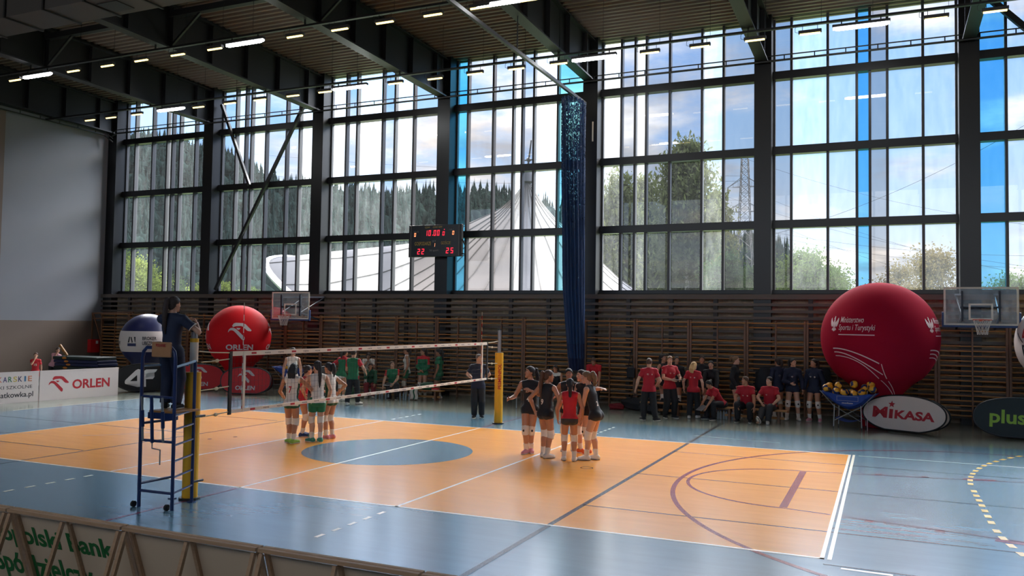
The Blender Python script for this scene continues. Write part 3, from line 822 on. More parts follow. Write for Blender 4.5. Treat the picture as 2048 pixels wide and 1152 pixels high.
# lattice pylon and wires
P0 = at(1490, 317, 1, 200)
py = thing('lattice_pylon', 'tall steel lattice electricity pylon beyond the birches', 'pylon', (P0.x, 200, 0))
H = P0.z
def half(z): return np.interp(z, [0, H * .55, H], [3.4, 1.5, .8])
ml = MB()
for sx, sy in ((1, 1), (1, -1), (-1, 1), (-1, -1)):
    ml.tube([(sx * half(z), sy * half(z), z) for z in (0, H * .55, H)], .14, 4)
zs = [0]
while zs[-1] < H - 1: zs.append(min(H, zs[-1] + max(1.7, half(zs[-1]) * 1.7)))
for a, b in zip(zs[:-1], zs[1:]):
    ha, hb = half(a), half(b)
    for s in (1, -1):
        for (p, q) in (((-ha, s * ha, a), (hb, s * hb, b)), ((ha, s * ha, a), (-hb, s * hb, b)), ((s * ha, -ha, a), (s * hb, hb, b)), ((s * ha, ha, a), (s * hb, -hb, b)), ((-hb, s * hb, b), (hb, s * hb, b))):
            ml.tube([p, q], .06, 4)
ml.build('mast_lattice', mat('galvanised lattice', srgb(96, 98, 104), .6), py)
ca = MB()
for zc, L in ((H * .84, 4.2), (H * .70, 5.2)):
    for s in (1, -1):
        for dy in (.8, -.8): ca.tube([(s * .9, dy, zc + 2.2), (s * L, 0, zc), (s * 1, dy, zc)], .09, 4)
        for f in (.4, .7): ca.tube([(s * L * f, 0, zc), (s * L * f, 0, zc + 2.2 * (1 - f))], .05, 4)
        ca.tube([(s * L, 0, zc), (s * L, 0, zc - 2.4)], .10, 4)
ca.build('crossarm', _mats['galvanised lattice'], py)
def wire(a, b, sag, label, grp):
    a = Vector(a); b = Vector(b)
    P = [a.lerp(b, i / 24) - Vector((0, 0, sag * 4 * (i / 24) * (1 - i / 24))) for i in range(25)]
    tag(MB().tube(P, .035, 4).build('power_line', M_black), label, 'wire', grp)
arm = [(s * L, H * f - 2.4) for f, L in ((.84, 4.2), (.70, 5.2)) for s in (-1, 1)]
ends = [(2300, 560), (2300, 590), (2300, 510), (2300, 640), (2250, 470), (2300, 540)]
G1, G2 = 'power lines right of the pylon', 'power lines left of the pylon'
for k, (eu, ev) in enumerate(ends):
    ax, az = (arm + [(0, H), (0, H * .6)])[k]
    wire((P0.x + ax, 200, az), at(eu, ev, 1, 150 + 8 * k), 3, 'thin power line crossing the sky right of the pylon', G1)
wire(at(1500, 480, 1, 130), at(2050, 250, 1, 130), 2, 'thin power line rising to the right across the clouds', 'rising power line')
for k, (u0, v0, u1, v1) in enumerate(((430, 300, 1480, 352), (430, 345, 1480, 362), (430, 372, 1480, 400))):
    wire(at(u0, v0, 1, 230), at(u1, v1, 1, 200), 2, 'thin power line crossing the sky left of the pylon', G2)
# ------------------------------------------------------------------ volleyball net, posts, referee stand
M_yellow = mat('yellow padding', srgb(226, 170, 30), 0.5, var=0.05)
M_navy = mat('navy tube', srgb(28, 48, 96), 0.35, var=0.06)
M_ltblue = mat('light blue tube', srgb(96, 136, 168), 0.35)
M_tape = mat('white tape', srgb(226, 216, 200), 0.6, var=0.04)
M_netb = mat('black net cord', srgb(18, 18, 20), 0.7)
M_red = mat('signal red', srgb(196, 28, 34), 0.5)
M_redtxt = mat('red print', srgb(176, 26, 40), 0.55, var=0.03)
M_grey2 = mat('grey print', srgb(120, 118, 116), 0.6)
M_whitetxt = mat('white print', srgb(232, 228, 226), 0.55, var=0.03)
M_blacktxt = mat('black print', srgb(24, 26, 34), 0.55, var=0.03)
def net_post(y, near):
    t = thing('net_post', 'yellow padded net post beside the tall referee stand' if near else 'yellow padded net post on the far side of the court with red upright lettering', 'net post', (-.07 if near else 0, y, 0), 0, 'volleyball net posts')
    MB().cyl((0, 0, 0), (0, 0, 2.56), .05, n=16).build('tube', M_chrome, t, True)
    MB().cyl((0, 0, 2.56), (0, 0, 2.58), .055, n=16).build('cap', M_black, t, True)
    pd = MB(); n = 28; V = []
    for zz in (0.03, 1.94):
        for k in range(n + 1):
            a = R(205 + 330 * k / n); V.append((.115 * math.cos(a), .115 * math.sin(a), zz))
    F = [(k, k + 1, n + 2 + k, n + 1 + k) for k in range(n)]
    pd.add(V, F)
    V2 = [(.07 * math.cos(R(205 + 330 * k / n)), .07 * math.sin(R(205 + 330 * k / n)), zz) for zz in (0.03, 1.94) for k in range(n + 1)]
    pd.add(V2, [f[::-1] for f in F])
    pd.add([V[n + 1 + k] for k in range(n + 1)] + [V2[n + 1 + k] for k in range(n + 1)], [(k, k + 1, n + 2 + k, n + 1 + k) for k in range(n)])
    for k in (0, n): pd.add([V[k], V[n + 1 + k], V2[n + 1 + k], V2[k]], [(0, 1, 2, 3)])
    pd.build('pad', M_yellow, t, True)
    MB().cyl((0, 0, 0), (0, 0, .03), .16, n=20).build('base_plate', M_black, t)
    T = text2d('PESMENPOL', .13, .02)
    b = bounds2d(T); T = [(x - b[0], yv - (b[2] + b[3]) / 2) for x, yv in T[0]], T[1]
    a0 = -55 if not near else -140
    mark('lettering', T, lambda x, yv: (.118 * math.cos(R(a0) - yv / .118), .118 * math.sin(R(a0) - yv / .118), .95 + x), M_redtxt, t, .03)
    if near:
        MB().cyl((0, 0, 2.10), (0, 0, 2.46), .062, n=16).build('scale_sleeve', M_tape, t, True)
        MB().cyl((0, 0, 2.40), (0, 0, 2.46), .066, n=16).build('yellow_band', M_yellow, t, True)
    return t
net_post(-5.5, True); net_post(5.55, False)
nt = thing('volleyball_net', 'black volleyball net with white printed top and bottom bands', 'net', (0, 0, 0))
z0, z1, yn, yf = 1.24, 2.24, -4.78, 4.78
mesh = MB()
yy = yn
while yy <= yf + .01: mesh.box((-.0014, yy - .0014, z0), (.0014, yy + .0014, z1)); yy += 0.0956
zz = z0 + .1
while zz < z1 - .05: mesh.box((-.0014, yn, zz - .0014), (.0014, yf, zz + .0014)); zz += 0.1
mesh.build('mesh', M_netb, nt)
MB().box((-.012, yn, z1 - .075), (.012, yf, z1)).build('top_band', M_tape, nt)
MB().box((-.010, yn, z0 - .0), (.010, yf, z0 + .055)).build('bottom_band', M_tape, nt)
for y_ in (yn, yf): MB().box((-.014, y_ - .03, z0 - .02), (.014, y_ + .03, z1)).build('end_band', M_netb, nt)
for y_ in (-4.47, 4.47):
    MB().box((-.015, y_ - .026, z0), (.015, y_ + .026, z1)).build('side_tape', M_tape, nt)
    an = MB(); an2 = MB(); z = z0
    for k in range(18): (an if k % 2 else an2).cyl((.0, y_ - .03, z + .1 * k), (0, y_ - .03, z + .1 * k + .1), .006, n=6)
    a = an.build('antenna', M_tape, nt); an2.build('antenna_stripe', M_red, a)
for s, z in ((-1, z1 - .02), (1, z1 - .02)):
    MB().tube([(0, s * 4.8, z), (0, s * 5.2, z + .015), (0, s * 5.46, z + .04)], .010, 6).build('head_cable', M_rope, nt)
for s in (-1, 1):
    for z in (2.12, 1.27, 1.68):
        MB().tube([(0, s * 4.8, z), (0, s * 5.1, z - .02), (0, s * 5.42, z - .03)], .009, 6).sphere((0, s * 5.08, z - .02), (.02, .045, .03), 8, 6).build('tension_rope', M_rope, nt)
rd = []; gy = []
for k in range(26):
    y_ = -4.25 + .345 * k
    if k % 3 == 0: rd.append(rect2(y_ - .06, -.017, y_ + .06, .017))
    else:
        for q in range(4): gy.append(rect2(y_ - .075 + .038 * q, -.009 - .004 * (q % 2), y_ - .05 + .038 * q, .009))
for zc, par in ((z1 - .038, 'top_band_print'), (z0 + .027, 'bottom_band_print')):
    for nm, sh, m in ((par, merge2d(*rd), M_redtxt), (par, merge2d(*gy), M_grey2)):
        mesh_obj(nm, [(.014, x, zc + y) for x, y in sh[0]], sh[1], m, nt)

st = thing('referee_stand', 'tall navy blue tubular referee stand beside the near net post', 'referee stand', (0, 0, 0))
A, B, Cc, D = Vector((-.32, -6.23, 0)), Vector((.30, -6.20, 0)), Vector((.13, -5.66, 0)), Vector((-.30, -5.62, 0))
topA, topB = at(285.5, 716, 1, -6.30), at(351, 718, 1, -6.28)
topA.z = topB.z = 2.18
topC, topD = Vector((.12, -5.66, 2.12)), Vector((-.28, -5.64, 1.60))
def lerpz(p, q, z): return p.lerp(q, z / q.z)
MB().tube([A, topA, topA + Vector((.02, 0, .10)), topA + Vector((.08, 0, .155)), topB + Vector((-.08, 0, .155)), topB + Vector((-.02, 0, .10)), topB, B], .026, 10).build('rear_leg_frame', M_navy, st, True)
MB().tube([Cc, topC], .024, 10).build('leg', M_navy, st, True)
MB().tube([D, topD], .024, 10).build('leg', M_navy, st, True)
for z in (.24, .47, .70, .93, 1.16, 1.36):
    MB().tube([lerpz(B, topB, z), lerpz(Cc, topC, z + .02)], .016, 8).build('rung', M_navy, st, True)
for z in (.24, .98, 1.62): MB().tube([lerpz(A, topA, z), lerpz(B, topB, z)], .02, 8).build('crossbar', M_navy, st, True)
for z in (.34, 1.22): MB().tube([lerpz(A, topA, z), lerpz(D, topD, z)], .02, 8).build('side_bar', M_navy, st, True)
MB().tube([lerpz(B, topB, 2.06), topC], .02, 8).build('handrail', M_ltblue, st, True)
MB().tube([lerpz(A, topA, 2.06), (-.28, -5.70, 2.06), (-.05, -5.62, 2.05)], .015, 8).build('handrail', M_ltblue, st, True)
MB().box((-.30, -6.12, 1.37), (.20, -5.62, 1.40)).build('platform', M_wood, st, bevel=.005)
MB().box((-.30, -6.14, 1.28), (.22, -6.06, 1.37)).build('platform_apron', M_navy, st)
for x in (-.22, .18):
    MB().cyl((x, -6.29, .98), (x, -6.33, 1.62), .017, n=8).build('slide_tube', M_chrome, st, True)
    MB().cyl((x, -6.30, 1.18), (x, -6.315, 1.42), .026, n=8).build('sleeve', M_navy, st, True)
MB().cyl((-.02, -6.30, .96), (-.02, -6.34, 1.64), .024, n=8).build('lift_spindle', M_navy, st, True)
MB().tube([(-.02, -6.30, .96), (-.02, -6.30, .88), (.16, -6.32, .87), (.16, -6.32, .66)], .010, 6).build('crank', M_chrome, st)
bx0, bx1 = at(303.5, 694, 1, -6.34).x, at(342, 694, 1, -6.34).x
bk = MB().box((bx0, -6.345, 2.20), (bx1, -6.315, 2.42)).build('backrest', mat('ply board', srgb(170, 120, 78), .5), st, bevel=.02)
T = fit2d(text2d('POLANIK', .06, .02), bx0 + .09, bx1 - .09, 2.35, 2.395)
mark('lettering', T, lambda x, y: (x, -6.349, y), M_redtxt, bk)
for p in (A, B):
    MB().cyl(p + Vector((-.07, -.05, .045)), p + Vector((-.035, -.05, .045)), .045, n=14).build('wheel', M_black, st)
for p in (Cc, D): MB().box(p + Vector((-.05, -.04, 0)), p + Vector((.05, .04, .015))).build('foot_plate', M_navy, st)
for z in (.30, 1.28): MB().tube([(.13, -5.64, z), (.135, -5.45, z)], .018, 6).build('post_clamp', M_black, st)

# ------------------------------------------------------------------ scoreboard
M_led = mat('red led', (1, .05, .12), .4, emit=(1.0, .02, .05, .85))
M_ledo = mat('orange led', (1, .4, .2), .4, emit=(1.0, .34, .14, .95))
M_dim = mat('yellowish print', srgb(172, 146, 72), .6)
sb = thing('scoreboard', 'black electronic scoreboard with red digits hung on a window column', 'scoreboard', (-5.71, 12.0, 5.79))
BW, BH = 1.13, .60
MB().box((-BW, -.06, -BH), (BW, .08, BH)).build('case', M_black, sb, bevel=.01)
MB().box((-BW + .06, -.068, -BH + .02), (BW - .06, -.058, BH - .02)).build('screen', mat('black screen', srgb(12, 12, 18), .3), sb)
for x in (-BW + .1, BW - .1): MB().box((x - .008, -.075, -BH + .02), (x + .008, -.06, BH - .02)).build('edge_strip', M_grey2, sb)
MB().box((-.2, .08, -.4), (.2, .45, .4)).build('wall_bracket', M_black, sb)
MB().tube([(BW, .0, .05), (BW + .10, 0, -.15), (BW + .14, 0, -.22), (BW + .14, 0, -.5), (BW, 0, -.5)], .025, 6).build('cable_loop', M_black, sb)
def seg7(ch, w, h):
    S = {'0': 'abcdef', '1': 'bc', '2': 'abged', '5': 'afgcd', '8': 'abcdefg'}[ch]
    t = w * .27; g = t * .2; P = {'a': rect2(g, h - t, w - g, h), 'd': rect2(g, 0, w - g, t), 'g': rect2(g, h / 2 - t / 2, w - g, h / 2 + t / 2),
         'f': rect2(0, h / 2 + g, t, h - g), 'b': rect2(w - t, h / 2 + g, w, h - g), 'e': rect2(0, g, t, h / 2 - g), 'c': rect2(w - t, g, w, h / 2 - g)}
    V, F = merge2d(*[P[c] for c in S]); return [(x + y * .08, y) for x, y in V], F
def pos(u, v): return (u - 868.0) / 53.2 * BW, -(v - 482.5) / 33.0 * BH
def led(txt, u, v, w, h, gap, m, nm):
    x, y = pos(u, v); L = []
    for k, c in enumerate(txt): L.append(place2d(seg7(c, w, h), x + k * (w + gap), y))
    s = merge2d(*L); mark(nm, s, lambda x, y: (x, -.072, y), m, sb)
led('10', 848, 472, .10, .21, .05, M_led, 'clock_digits'); led('00', 865.5, 472, .10, .21, .05, M_led, 'clock_digits'); led('0', 883.5, 472, .085, .15, .05, M_led, 'clock_digits')
x, y = pos(863, 471.5); mark('clock_dots', merge2d(rect2(x, y, x + .03, y + .03), rect2(x + .5, y + .2, x + .53, y + .23)), lambda x, y: (x, -.072, y), M_led, sb)
led('22', 833, 510, .11, .21, .07, M_led, 'score_digits'); led('25', 891, 509, .11, .21, .08, M_led, 'score_digits')
led('0', 826, 473, .075, .14, .05, M_ledo, 'foul_digit'); led('0', 903, 471, .075, .14, .05, M_ledo, 'foul_digit'); led('1', 866, 495, .06, .14, .05, M_ledo, 'set_digit')
for s, u0, u1, v0, v1, m in (('GOSPODARZE', 827.5, 861, 484, 491.5, M_dim), ('GO\u015aCIE', 881, 900, 482, 490.5, M_dim), ('CZAS', 848, 858, 452.5, 456, M_dim), ('CZAS GRY', 864, 883, 452.5, 456, M_dim),
        ('FAUL', 826, 836, 461, 464.5, M_grey2), ('FAUL', 897, 907, 458.5, 462, M_grey2), ('SET', 863, 871, 481.5, 485.5, M_grey2), ('3d sport', 858, 876, 500, 505.5, M_grey2)):
    a = pos(u0, v1); b = pos(u1, v0)
    mark('lettering', fit2d(text2d(s, 1, .01), a[0], b[0], a[1], b[1]), lambda x, y: (x, -.072, y), m, sb)

# ------------------------------------------------------------------ blue divider net gathered on its track
M_net = bpy.data.materials.new('blue netting'); M_net.use_nodes = True
def _netmat():
    nt_ = M_net.node_tree; N = nt_.nodes; L = nt_.links; b = N['Principled BSDF']
    b.inputs['Roughness'].default_value = .7
    tc = N.new('ShaderNodeTexCoord'); nz = N.new('ShaderNodeTexNoise'); nz.inputs['Scale'].default_value = 9; nz.inputs['Detail'].default_value = 5
    mp = N.new('ShaderNodeMapping'); mp.inputs['Scale'].default_value = (1, 1, .35); L.new(tc.outputs['Object'], mp.inputs[0]); L.new(mp.outputs[0], nz.inputs['Vector'])
    mx = N.new('ShaderNodeMix'); mx.data_type = 'RGBA'; mx.inputs[6].default_value = srgb(12, 38, 76); mx.inputs[7].default_value = srgb(24, 64, 112)
    L.new(nz.outputs['Fac'], mx.inputs[0]); L.new(mx.outputs[2], b.inputs['Base Color'])
    sp = N.new('ShaderNodeSeparateXYZ'); L.new(tc.outputs['Object'], sp.inputs[0])
    mr = N.new('ShaderNodeMapRange'); mr.inputs['From Min'].default_value = 3.2; mr.inputs['From Max'].default_value = 9.5; mr.inputs['To Min'].default_value = .30; mr.inputs['To Max'].default_value = .45
    L.new(sp.outputs[2], mr.inputs['Value'])
    n2 = N.new('ShaderNodeTexNoise'); n2.inputs['Scale'].default_value = 40; n2.inputs['Detail'].default_value = 2; L.new(mp.outputs[0], n2.inputs['Vector'])
    gt = N.new('ShaderNodeMath'); gt.operation = 'GREATER_THAN'; L.new(n2.outputs['Fac'], gt.inputs[0]); L.new(mr.outputs[0], gt.inputs[1]); L.new(gt.outputs[0], b.inputs['Alpha'])
_netmat()
cu = thing('divider_curtain', 'tall dark blue divider net gathered into folds hanging from the roof track', 'curtain', (.22, 11.0, 0))
def cx(z): return np.interp(z, [1.35, 2.0, 3.9, 10.2], [.10, .06, -.05, -.12])
def loft(z_list, hw, hd, folds, ph):
    n = 120; V = []; F = []
    for i, z in enumerate(z_list):
        for j in range(n):
            a = 2 * math.pi * j / n; q = 1 + .17 * math.sin(folds * a + ph + .25 * math.sin(z)) + .05 * math.sin(2.3 * folds * a + z * .6)
            V.append((cx(z) + hw(z) * q * math.cos(a), hd(z) * q * math.sin(a), z))
        if i: F += [((i - 1) * n + j, (i - 1) * n + (j + 1) % n, i * n + (j + 1) % n, i * n + j) for j in range(n)]
    return V, F
V, F = loft(np.linspace(1.62, 10.3, 60), lambda z: np.interp(z, [1.6, 2, 3.9, 10.3], [.235, .245, .31, .30]), lambda z: np.interp(z, [1.6, 4, 10.3], [.25, .35, .65]), 17, 0)
mesh_obj('gathered_net', V, F, M_net, cu, True)
V, F = loft(np.linspace(1.22, 2.1, 12), lambda z: np.interp(z, [1.2, 2.1], [.20, .25]), lambda z: np.interp(z, [1.2, 2.1], [.2, .27]), 13, 1)
mesh_obj('lower_hem', V, F, mat('dark blue cloth', srgb(14, 30, 68), .8, var=.2, scale=20), cu, True)
tk = MB().bar((.2, -6, 10.5), (.2, 11.9, 10.42), .09, .10)
tk.tube([(.2, 2, 10.50), (.2, 2, 13)], .02, 6); tk.tube([(.2, 6, 10.5), (.2, 6, 13)], .02, 6); tk.tube([(.2, 9.3, 10.5), (.2, 9.3, 13)], .025, 6)
tag(tk.build('curtain_track', mat('grey track', srgb(44, 43, 46), .45, metal=.2)), 'long grey track for the blue divider net hung from the roof deck', 'track')
tag(MB().tube([(.30, 12.44, 9.2), (.30, 12.44, 9.9)], .03, 6).build('column_lamp', M_tape), 'short white strip fixed to the column beside the blue net', 'strip')

# ------------------------------------------------------------------ basketball backboards on the wall
M_bglass = glass('backboard glass', (.86, .88, .9), .02)
M_orange = mat('orange rim', srgb(206, 74, 40), .5)
M_padb = mat('blue edge pad', srgb(30, 62, 112), .5)
M_string = mat('white net string', srgb(224, 216, 206), .8)
def hoop(label, x, y, z0, rz, wall_y):
    t = thing('basketball_hoop', label, 'basketball hoop', (x, y, z0), rz)
    w, h = .90, 1.05
    MB().box((-w, -.006, 0), (w, .006, h)).build('board', M_bglass, t)
    b = MB(); e = .05
    for lo, hi in (((-w, -.012, 0), (w, .012, e)), ((-w, -.012, h - e), (w, .012, h)), ((-w, -.012, e), (-w + e, .012, h - e)), ((w - e, -.012, e), (w, .012, h - e))): b.box(lo, hi)
    b.build('border', M_tape, t)
    b = MB()
    for lo, hi in (((-.295, -.016, .15), (.295, -.008, .20)), ((-.295, -.016, .55), (.295, -.008, .60)), ((-.295, -.016, .20), (-.245, -.008, .55)), ((.245, -.016, .20), (.295, -.008, .55))): b.box(lo, hi)
    b.build('target_square', M_tape, t)
    b = MB().box((-w - .03, -.03, -.06), (w + .03, .03, .0)); b.box((-w - .05, -.03, -.06), (-w, .03, .36)); b.box((w, -.03, -.06), (w + .05, .03, .36))
    b.build('edge_pad', M_padb, t, bevel=.01)
    MB().tube([(.225 * math.cos(2 * math.pi * k / 32), -.38 + .225 * math.sin(2 * math.pi * k / 32), .15) for k in range(32)], .012, 8, closed=True).build('rim', M_orange, t, True)
    MB().box((-.06, -.17, .11), (.06, -.01, .17)).build('rim_bracket', M_orange, t)
    nb = MB(); N = 12; Z = [.15, .04, -.06, -.16, -.25]; RR = [.225, .19, .16, .135, .125]
    for k in range(N):
        for s in (1, -1):
            P = []
            for i, z in enumerate(Z):
                a = 2 * math.pi * (k + s * .5 * (i % 2) * 1.0 + (0)) / N
                P.append((RR[i] * math.cos(a), -.38 + RR[i] * math.sin(a), z))
            nb.tube(P, .006, 4)
    nb.build('hoop_net', M_string, t)
    L = wall_y - y
    b = MB()
    for sx in (-.45, .45):
        b.bar((sx, .02, .12), (sx, .02, h - .1), .08, .05); b.bar((sx, .04, .25), (sx * 1.1, L, -.1), .05, .05); b.bar((sx, .04, h - .2), (sx * 1.1, L, .9), .05, .05)
        b.bar((sx, .04, .25), (sx * 1.1, L, .9), .03, .03)
    b.bar((-.5, .05, .5), (.5, .05, .5), .05, .05)
    b.build('support_frame', mat('dark support steel', srgb(26, 32, 46), .5), t)
    return t
p = at(1961.5, 612, 1, 10.7); q = at(1961.5, 651, 1, 10.7)
hoop('glass basketball backboard with hoop at the right end of the window wall', p.x, 10.7, q.z, 0.0, 12.30)
p = at(581, 612, 1, 10.8); q = at(581, 638, 1, 10.8)
hoop('glass basketball backboard with hoop beside the second red balloon at left', p.x, 10.8, q.z, 0.0, 12.30)

# ------------------------------------------------------------------ giant balloons
def balloon(label, x, y, zc, r, m, neck, zmin=.0):
    t = thing('giant_balloon', label, 'balloon', (x, y, 0), 0, 'giant advertising balloons')
    zn, rn = neck
    zz = []; a = 90
    prof = []
    for a in range(90, -46, -5): prof.append((r * math.cos(R(a)), zc + r * math.sin(R(a))))
    ze = prof[-1][1]; re = prof[-1][0]
    for k in range(1, 9):
        f = k / 8; prof.append((re + (rn - re) * (f * (1.65 - .65 * f)), ze + (zn - ze) * f))
    prof += [(rn * .97, zn * .6), (rn, .12), (rn * .9, .02), (0.001, .01)]
    P = sorted(prof, key=lambda q: q[1])
    zs = [q[1] for q in P]; rs = [q[0] for q in P]
    t['r'] = 0
    del t['r']
    def rad(z):
        if z > zc - r * .70: return math.sqrt(max(0, r * r - (z - zc) ** 2))
        return float(np.interp(z, zs, rs))
    o = MB().lathe(prof[::-1], (0, 0, 0), 64).build('envelope', m, t, True)
    def fn(phi0, z0):
        def g(u, v):
            z = z0 + v; rr = rad(z); ph = phi0 + u / max(.3 * r, rr); q = rr + .006
            return (q * math.cos(ph), q * math.sin(ph), z + .003)
        return g
    cam_phi = math.atan2(CAM.y - y, CAM.x - x)
    return t, o, fn, cam_phi, rad
M_crim = mat('crimson fabric', srgb(152, 22, 46), .8, var=.04, scale=1.5, spec=.03)
M_bred = mat('bright red fabric', srgb(200, 24, 32), .65, var=.04, scale=1.5, spec=.12)
M_bnavy = mat('navy fabric', srgb(32, 38, 84), .38, var=.05, scale=1.5)
M_bwhite = mat('white fabric', srgb(214, 204, 200), .4, var=.03, scale=1.5)
M_pink = mat('pale pink print', srgb(222, 190, 194), .5, var=.03)
M_palew = mat('pale grey print', srgb(204, 192, 192), .5, var=.03)
def eagle():
    def mir(P): return [(-x, y) for x, y in P][::-1]
    wing = [(.10, .12), (.30, .30), (.44, .52), (.50, .44), (.52, .30), (.50, .28), (.52, .14), (.47, .14), (.48, .0), (.42, .02), (.42, -.12), (.35, -.08), (.33, -.20), (.26, -.14), (.20, -.22), (.14, -.06)]
    body = [(-.09, .2), (-.06, .40), (-.12, .44), (-.03, .56), (-.06, .64), (0, .60), (.06, .64), (.07, .50), (.06, .40), (.10, .2), (.12, -.1), (.06, -.26), (-.06, -.26), (-.12, -.1)]
    tail = [(-.06, -.28), (.06, -.28), (.14, -.52), (.04, -.48), (0, -.56), (-.04, -.48), (-.14, -.52)]
    leg = [(.12, -.22), (.30, -.40), (.22, -.42), (.24, -.48), (.12, -.40)]
    return poly2d([wing, mir(wing), body, tail, leg, mir(leg)])
bb = at(1760, 677, 1, 10.35); bx, by = bb.x - .02, 10.35
t, o, fn, cp, rad = balloon('big crimson balloon with eagle crest and ministry lettering, tallest of the balloons', bx, by, bb.z + .02, 1.55, M_crim, (.75, .50))
for dphi in (-.46, 1.36):
    g = fn(cp + dphi, 2.88)
    mark('eagle_crest', place2d(eagle(), -.58, -.02, .36, .30), g, M_pink, o, .12)
    mark('lettering', fit2d(text2d('Ministerstwo', 1, .005, shear=.12), -.36, .30, .03, .19), g, M_pink, o, .15)
    mark('lettering', fit2d(text2d('Sportu i Turystyki', 1, .005, shear=.12), -.40, .60, -.22, -.02), g, M_pink, o, .15)
    mark('underline', rect2(-.40, -.31, .60, -.285), g, M_pink, o, .12)
    for k, (s, w) in enumerate(((0, .030), (.10, .028), (.20, .022))):
        p0, p1, p2 = (-.62 + .03 * k, -.68 - s), (-.02, -.64 - s * .9), (.64, -1.05 - (0, .30, .98)[k])
        if k == 2: p1 = (.52, -.84)
        P = [tuple(p0[c] * (1 - q) ** 2 + 2 * p1[c] * q * (1 - q) + p2[c] * q * q for c in (0, 1)) for q in np.linspace(0, 1, 15)]
        cv = []
        for i in range(len(P) - 1):
            cv.append(seg2(P[i], P[i + 1], w))
        mark('swoosh', merge2d(*cv), g, M_pink, o, .1)
    mark('swoosh', rect2(.68, -1.95, .70, -1.06), g, M_pink, o, .1)
gr = fn(cp - .25, .30)
mark('lettering', merge2d(fit2d(text2d('Ministerstwo', 1), -.2, .2, .10, .18), fit2d(text2d('Sportu i Turystyki', 1), -.2, .25, -.02, .07)), gr, M_pink, o, .12)
t, o, fn, cp, rad = balloon('bright red balloon with bird emblem behind the net, left of the backboard', -13.15, 9.9, 2.06, 1.21, M_bred, (.62, .42))
for dphi in (.03, 1.5, -1.5):
    g = fn(cp + dphi, 2.06)
    mark('emblem', place2d(wing_logo(.58), -.40, -.04), g, M_palew, o, .12)
    mark('lettering', fit2d(text2d('ORLEN', 1, .03), -.50, .50, -.48, -.27), g, M_palew, o, .12)
t, o, fn, cp, rad = balloon('navy balloon with white belt behind the referee stand', -16.85, 8.9, 1.86, 1.03, M_bnavy, (.55, .38))
def belt():
    V = []; F = []; n = 72
    zsq = np.linspace(1.42, 2.22, 13)
    for i, z in enumerate(zsq):
        for k in range(n):
            a = 2 * math.pi * k / n; q = rad(z) + .004; V.append((q * math.cos(a), q * math.sin(a), z))
        if i: F += [((i - 1) * n + k, (i - 1) * n + (k + 1) % n, i * n + (k + 1) % n, i * n + k) for k in range(n)]
    return mesh_obj('belt', V, F, M_bwhite, o, True)
bl = belt()
for dphi in (.05, 2.1, -2.0):
    g0 = fn(cp + dphi, 1.86); g = lambda x, y, g0=g0: tuple(Vector(g0(x, y)) * 1.0 + Vector((g0(x, y)[0], g0(x, y)[1], 0)).normalized() * .006)
    sh_ = -.19
    lg = poly2d([[(-.62, -.08), (-.56, .14), (-.52, .14), (-.55, -.08)], [(-.50, .12), (-.46, .14), (-.40, -.06), (-.44, -.10)], [(-.36, .14), (-.30, .14), (-.30, -.08), (-.33, -.04)]])
    mark('emblem', place2d(lg, sh_), g, M_blacktxt, bl, .1)
    mark('emblem', rect2(-.63 + sh_, -.22, -.28 + sh_, -.11), g, M_bnavy, bl, .1)
    mark('lettering', fit2d(text2d('BROKER', 1, .02), -.24, .26, .02, .15), g, M_blacktxt, bl, .1)
    mark('lettering', fit2d(text2d('UBEZPIECZENIOWY', 1, .02), -.24, .84, -.17, -.03), g, M_blacktxt, bl, .1)
t, o, fn, cp, rad = balloon('white balloon with yellow cap cut off by the right photo edge', at(2030, 680, 1, 10.75).x + 1.16, 10.75, 2.45, 1.18, M_bwhite, (.6, .40))
V = []; F = []; n = 64
for i, a in enumerate(range(38, 91, 4)):
    for k in range(n):
        q = 2 * math.pi * k / n; V.append(((1.185 * math.cos(R(a))) * math.cos(q), (1.185 * math.cos(R(a))) * math.sin(q), 2.45 + 1.186 * math.sin(R(a))))
    if i: F += [((i - 1) * n + k, (i - 1) * n + (k + 1) % n, i * n + (k + 1) % n, i * n + k) for k in range(n)]
mesh_obj('cap', V, F, M_yellow, o, True)
g = fn(cp - .98, 2.45)
mark('lettering', fit2d(text2d('B', 1, .03), .02, .22, .12, .42), g, M_redtxt, o, .1)
mark('lettering', fit2d(text2d('P', 1, .03), .02, .20, -.36, -.06), g, M_blacktxt, o, .1)
mark('stroke', seg2((-.22, .25), (.06, .0), .03), g, M_blacktxt, o, .1)
tag(MB().tube([(9.25, 9.35, 0), (9.25, 9.5, 1.35)], .008, 5).build('tether_cord', M_pink), 'thin upright cord in front of the crimson balloon', 'cord')

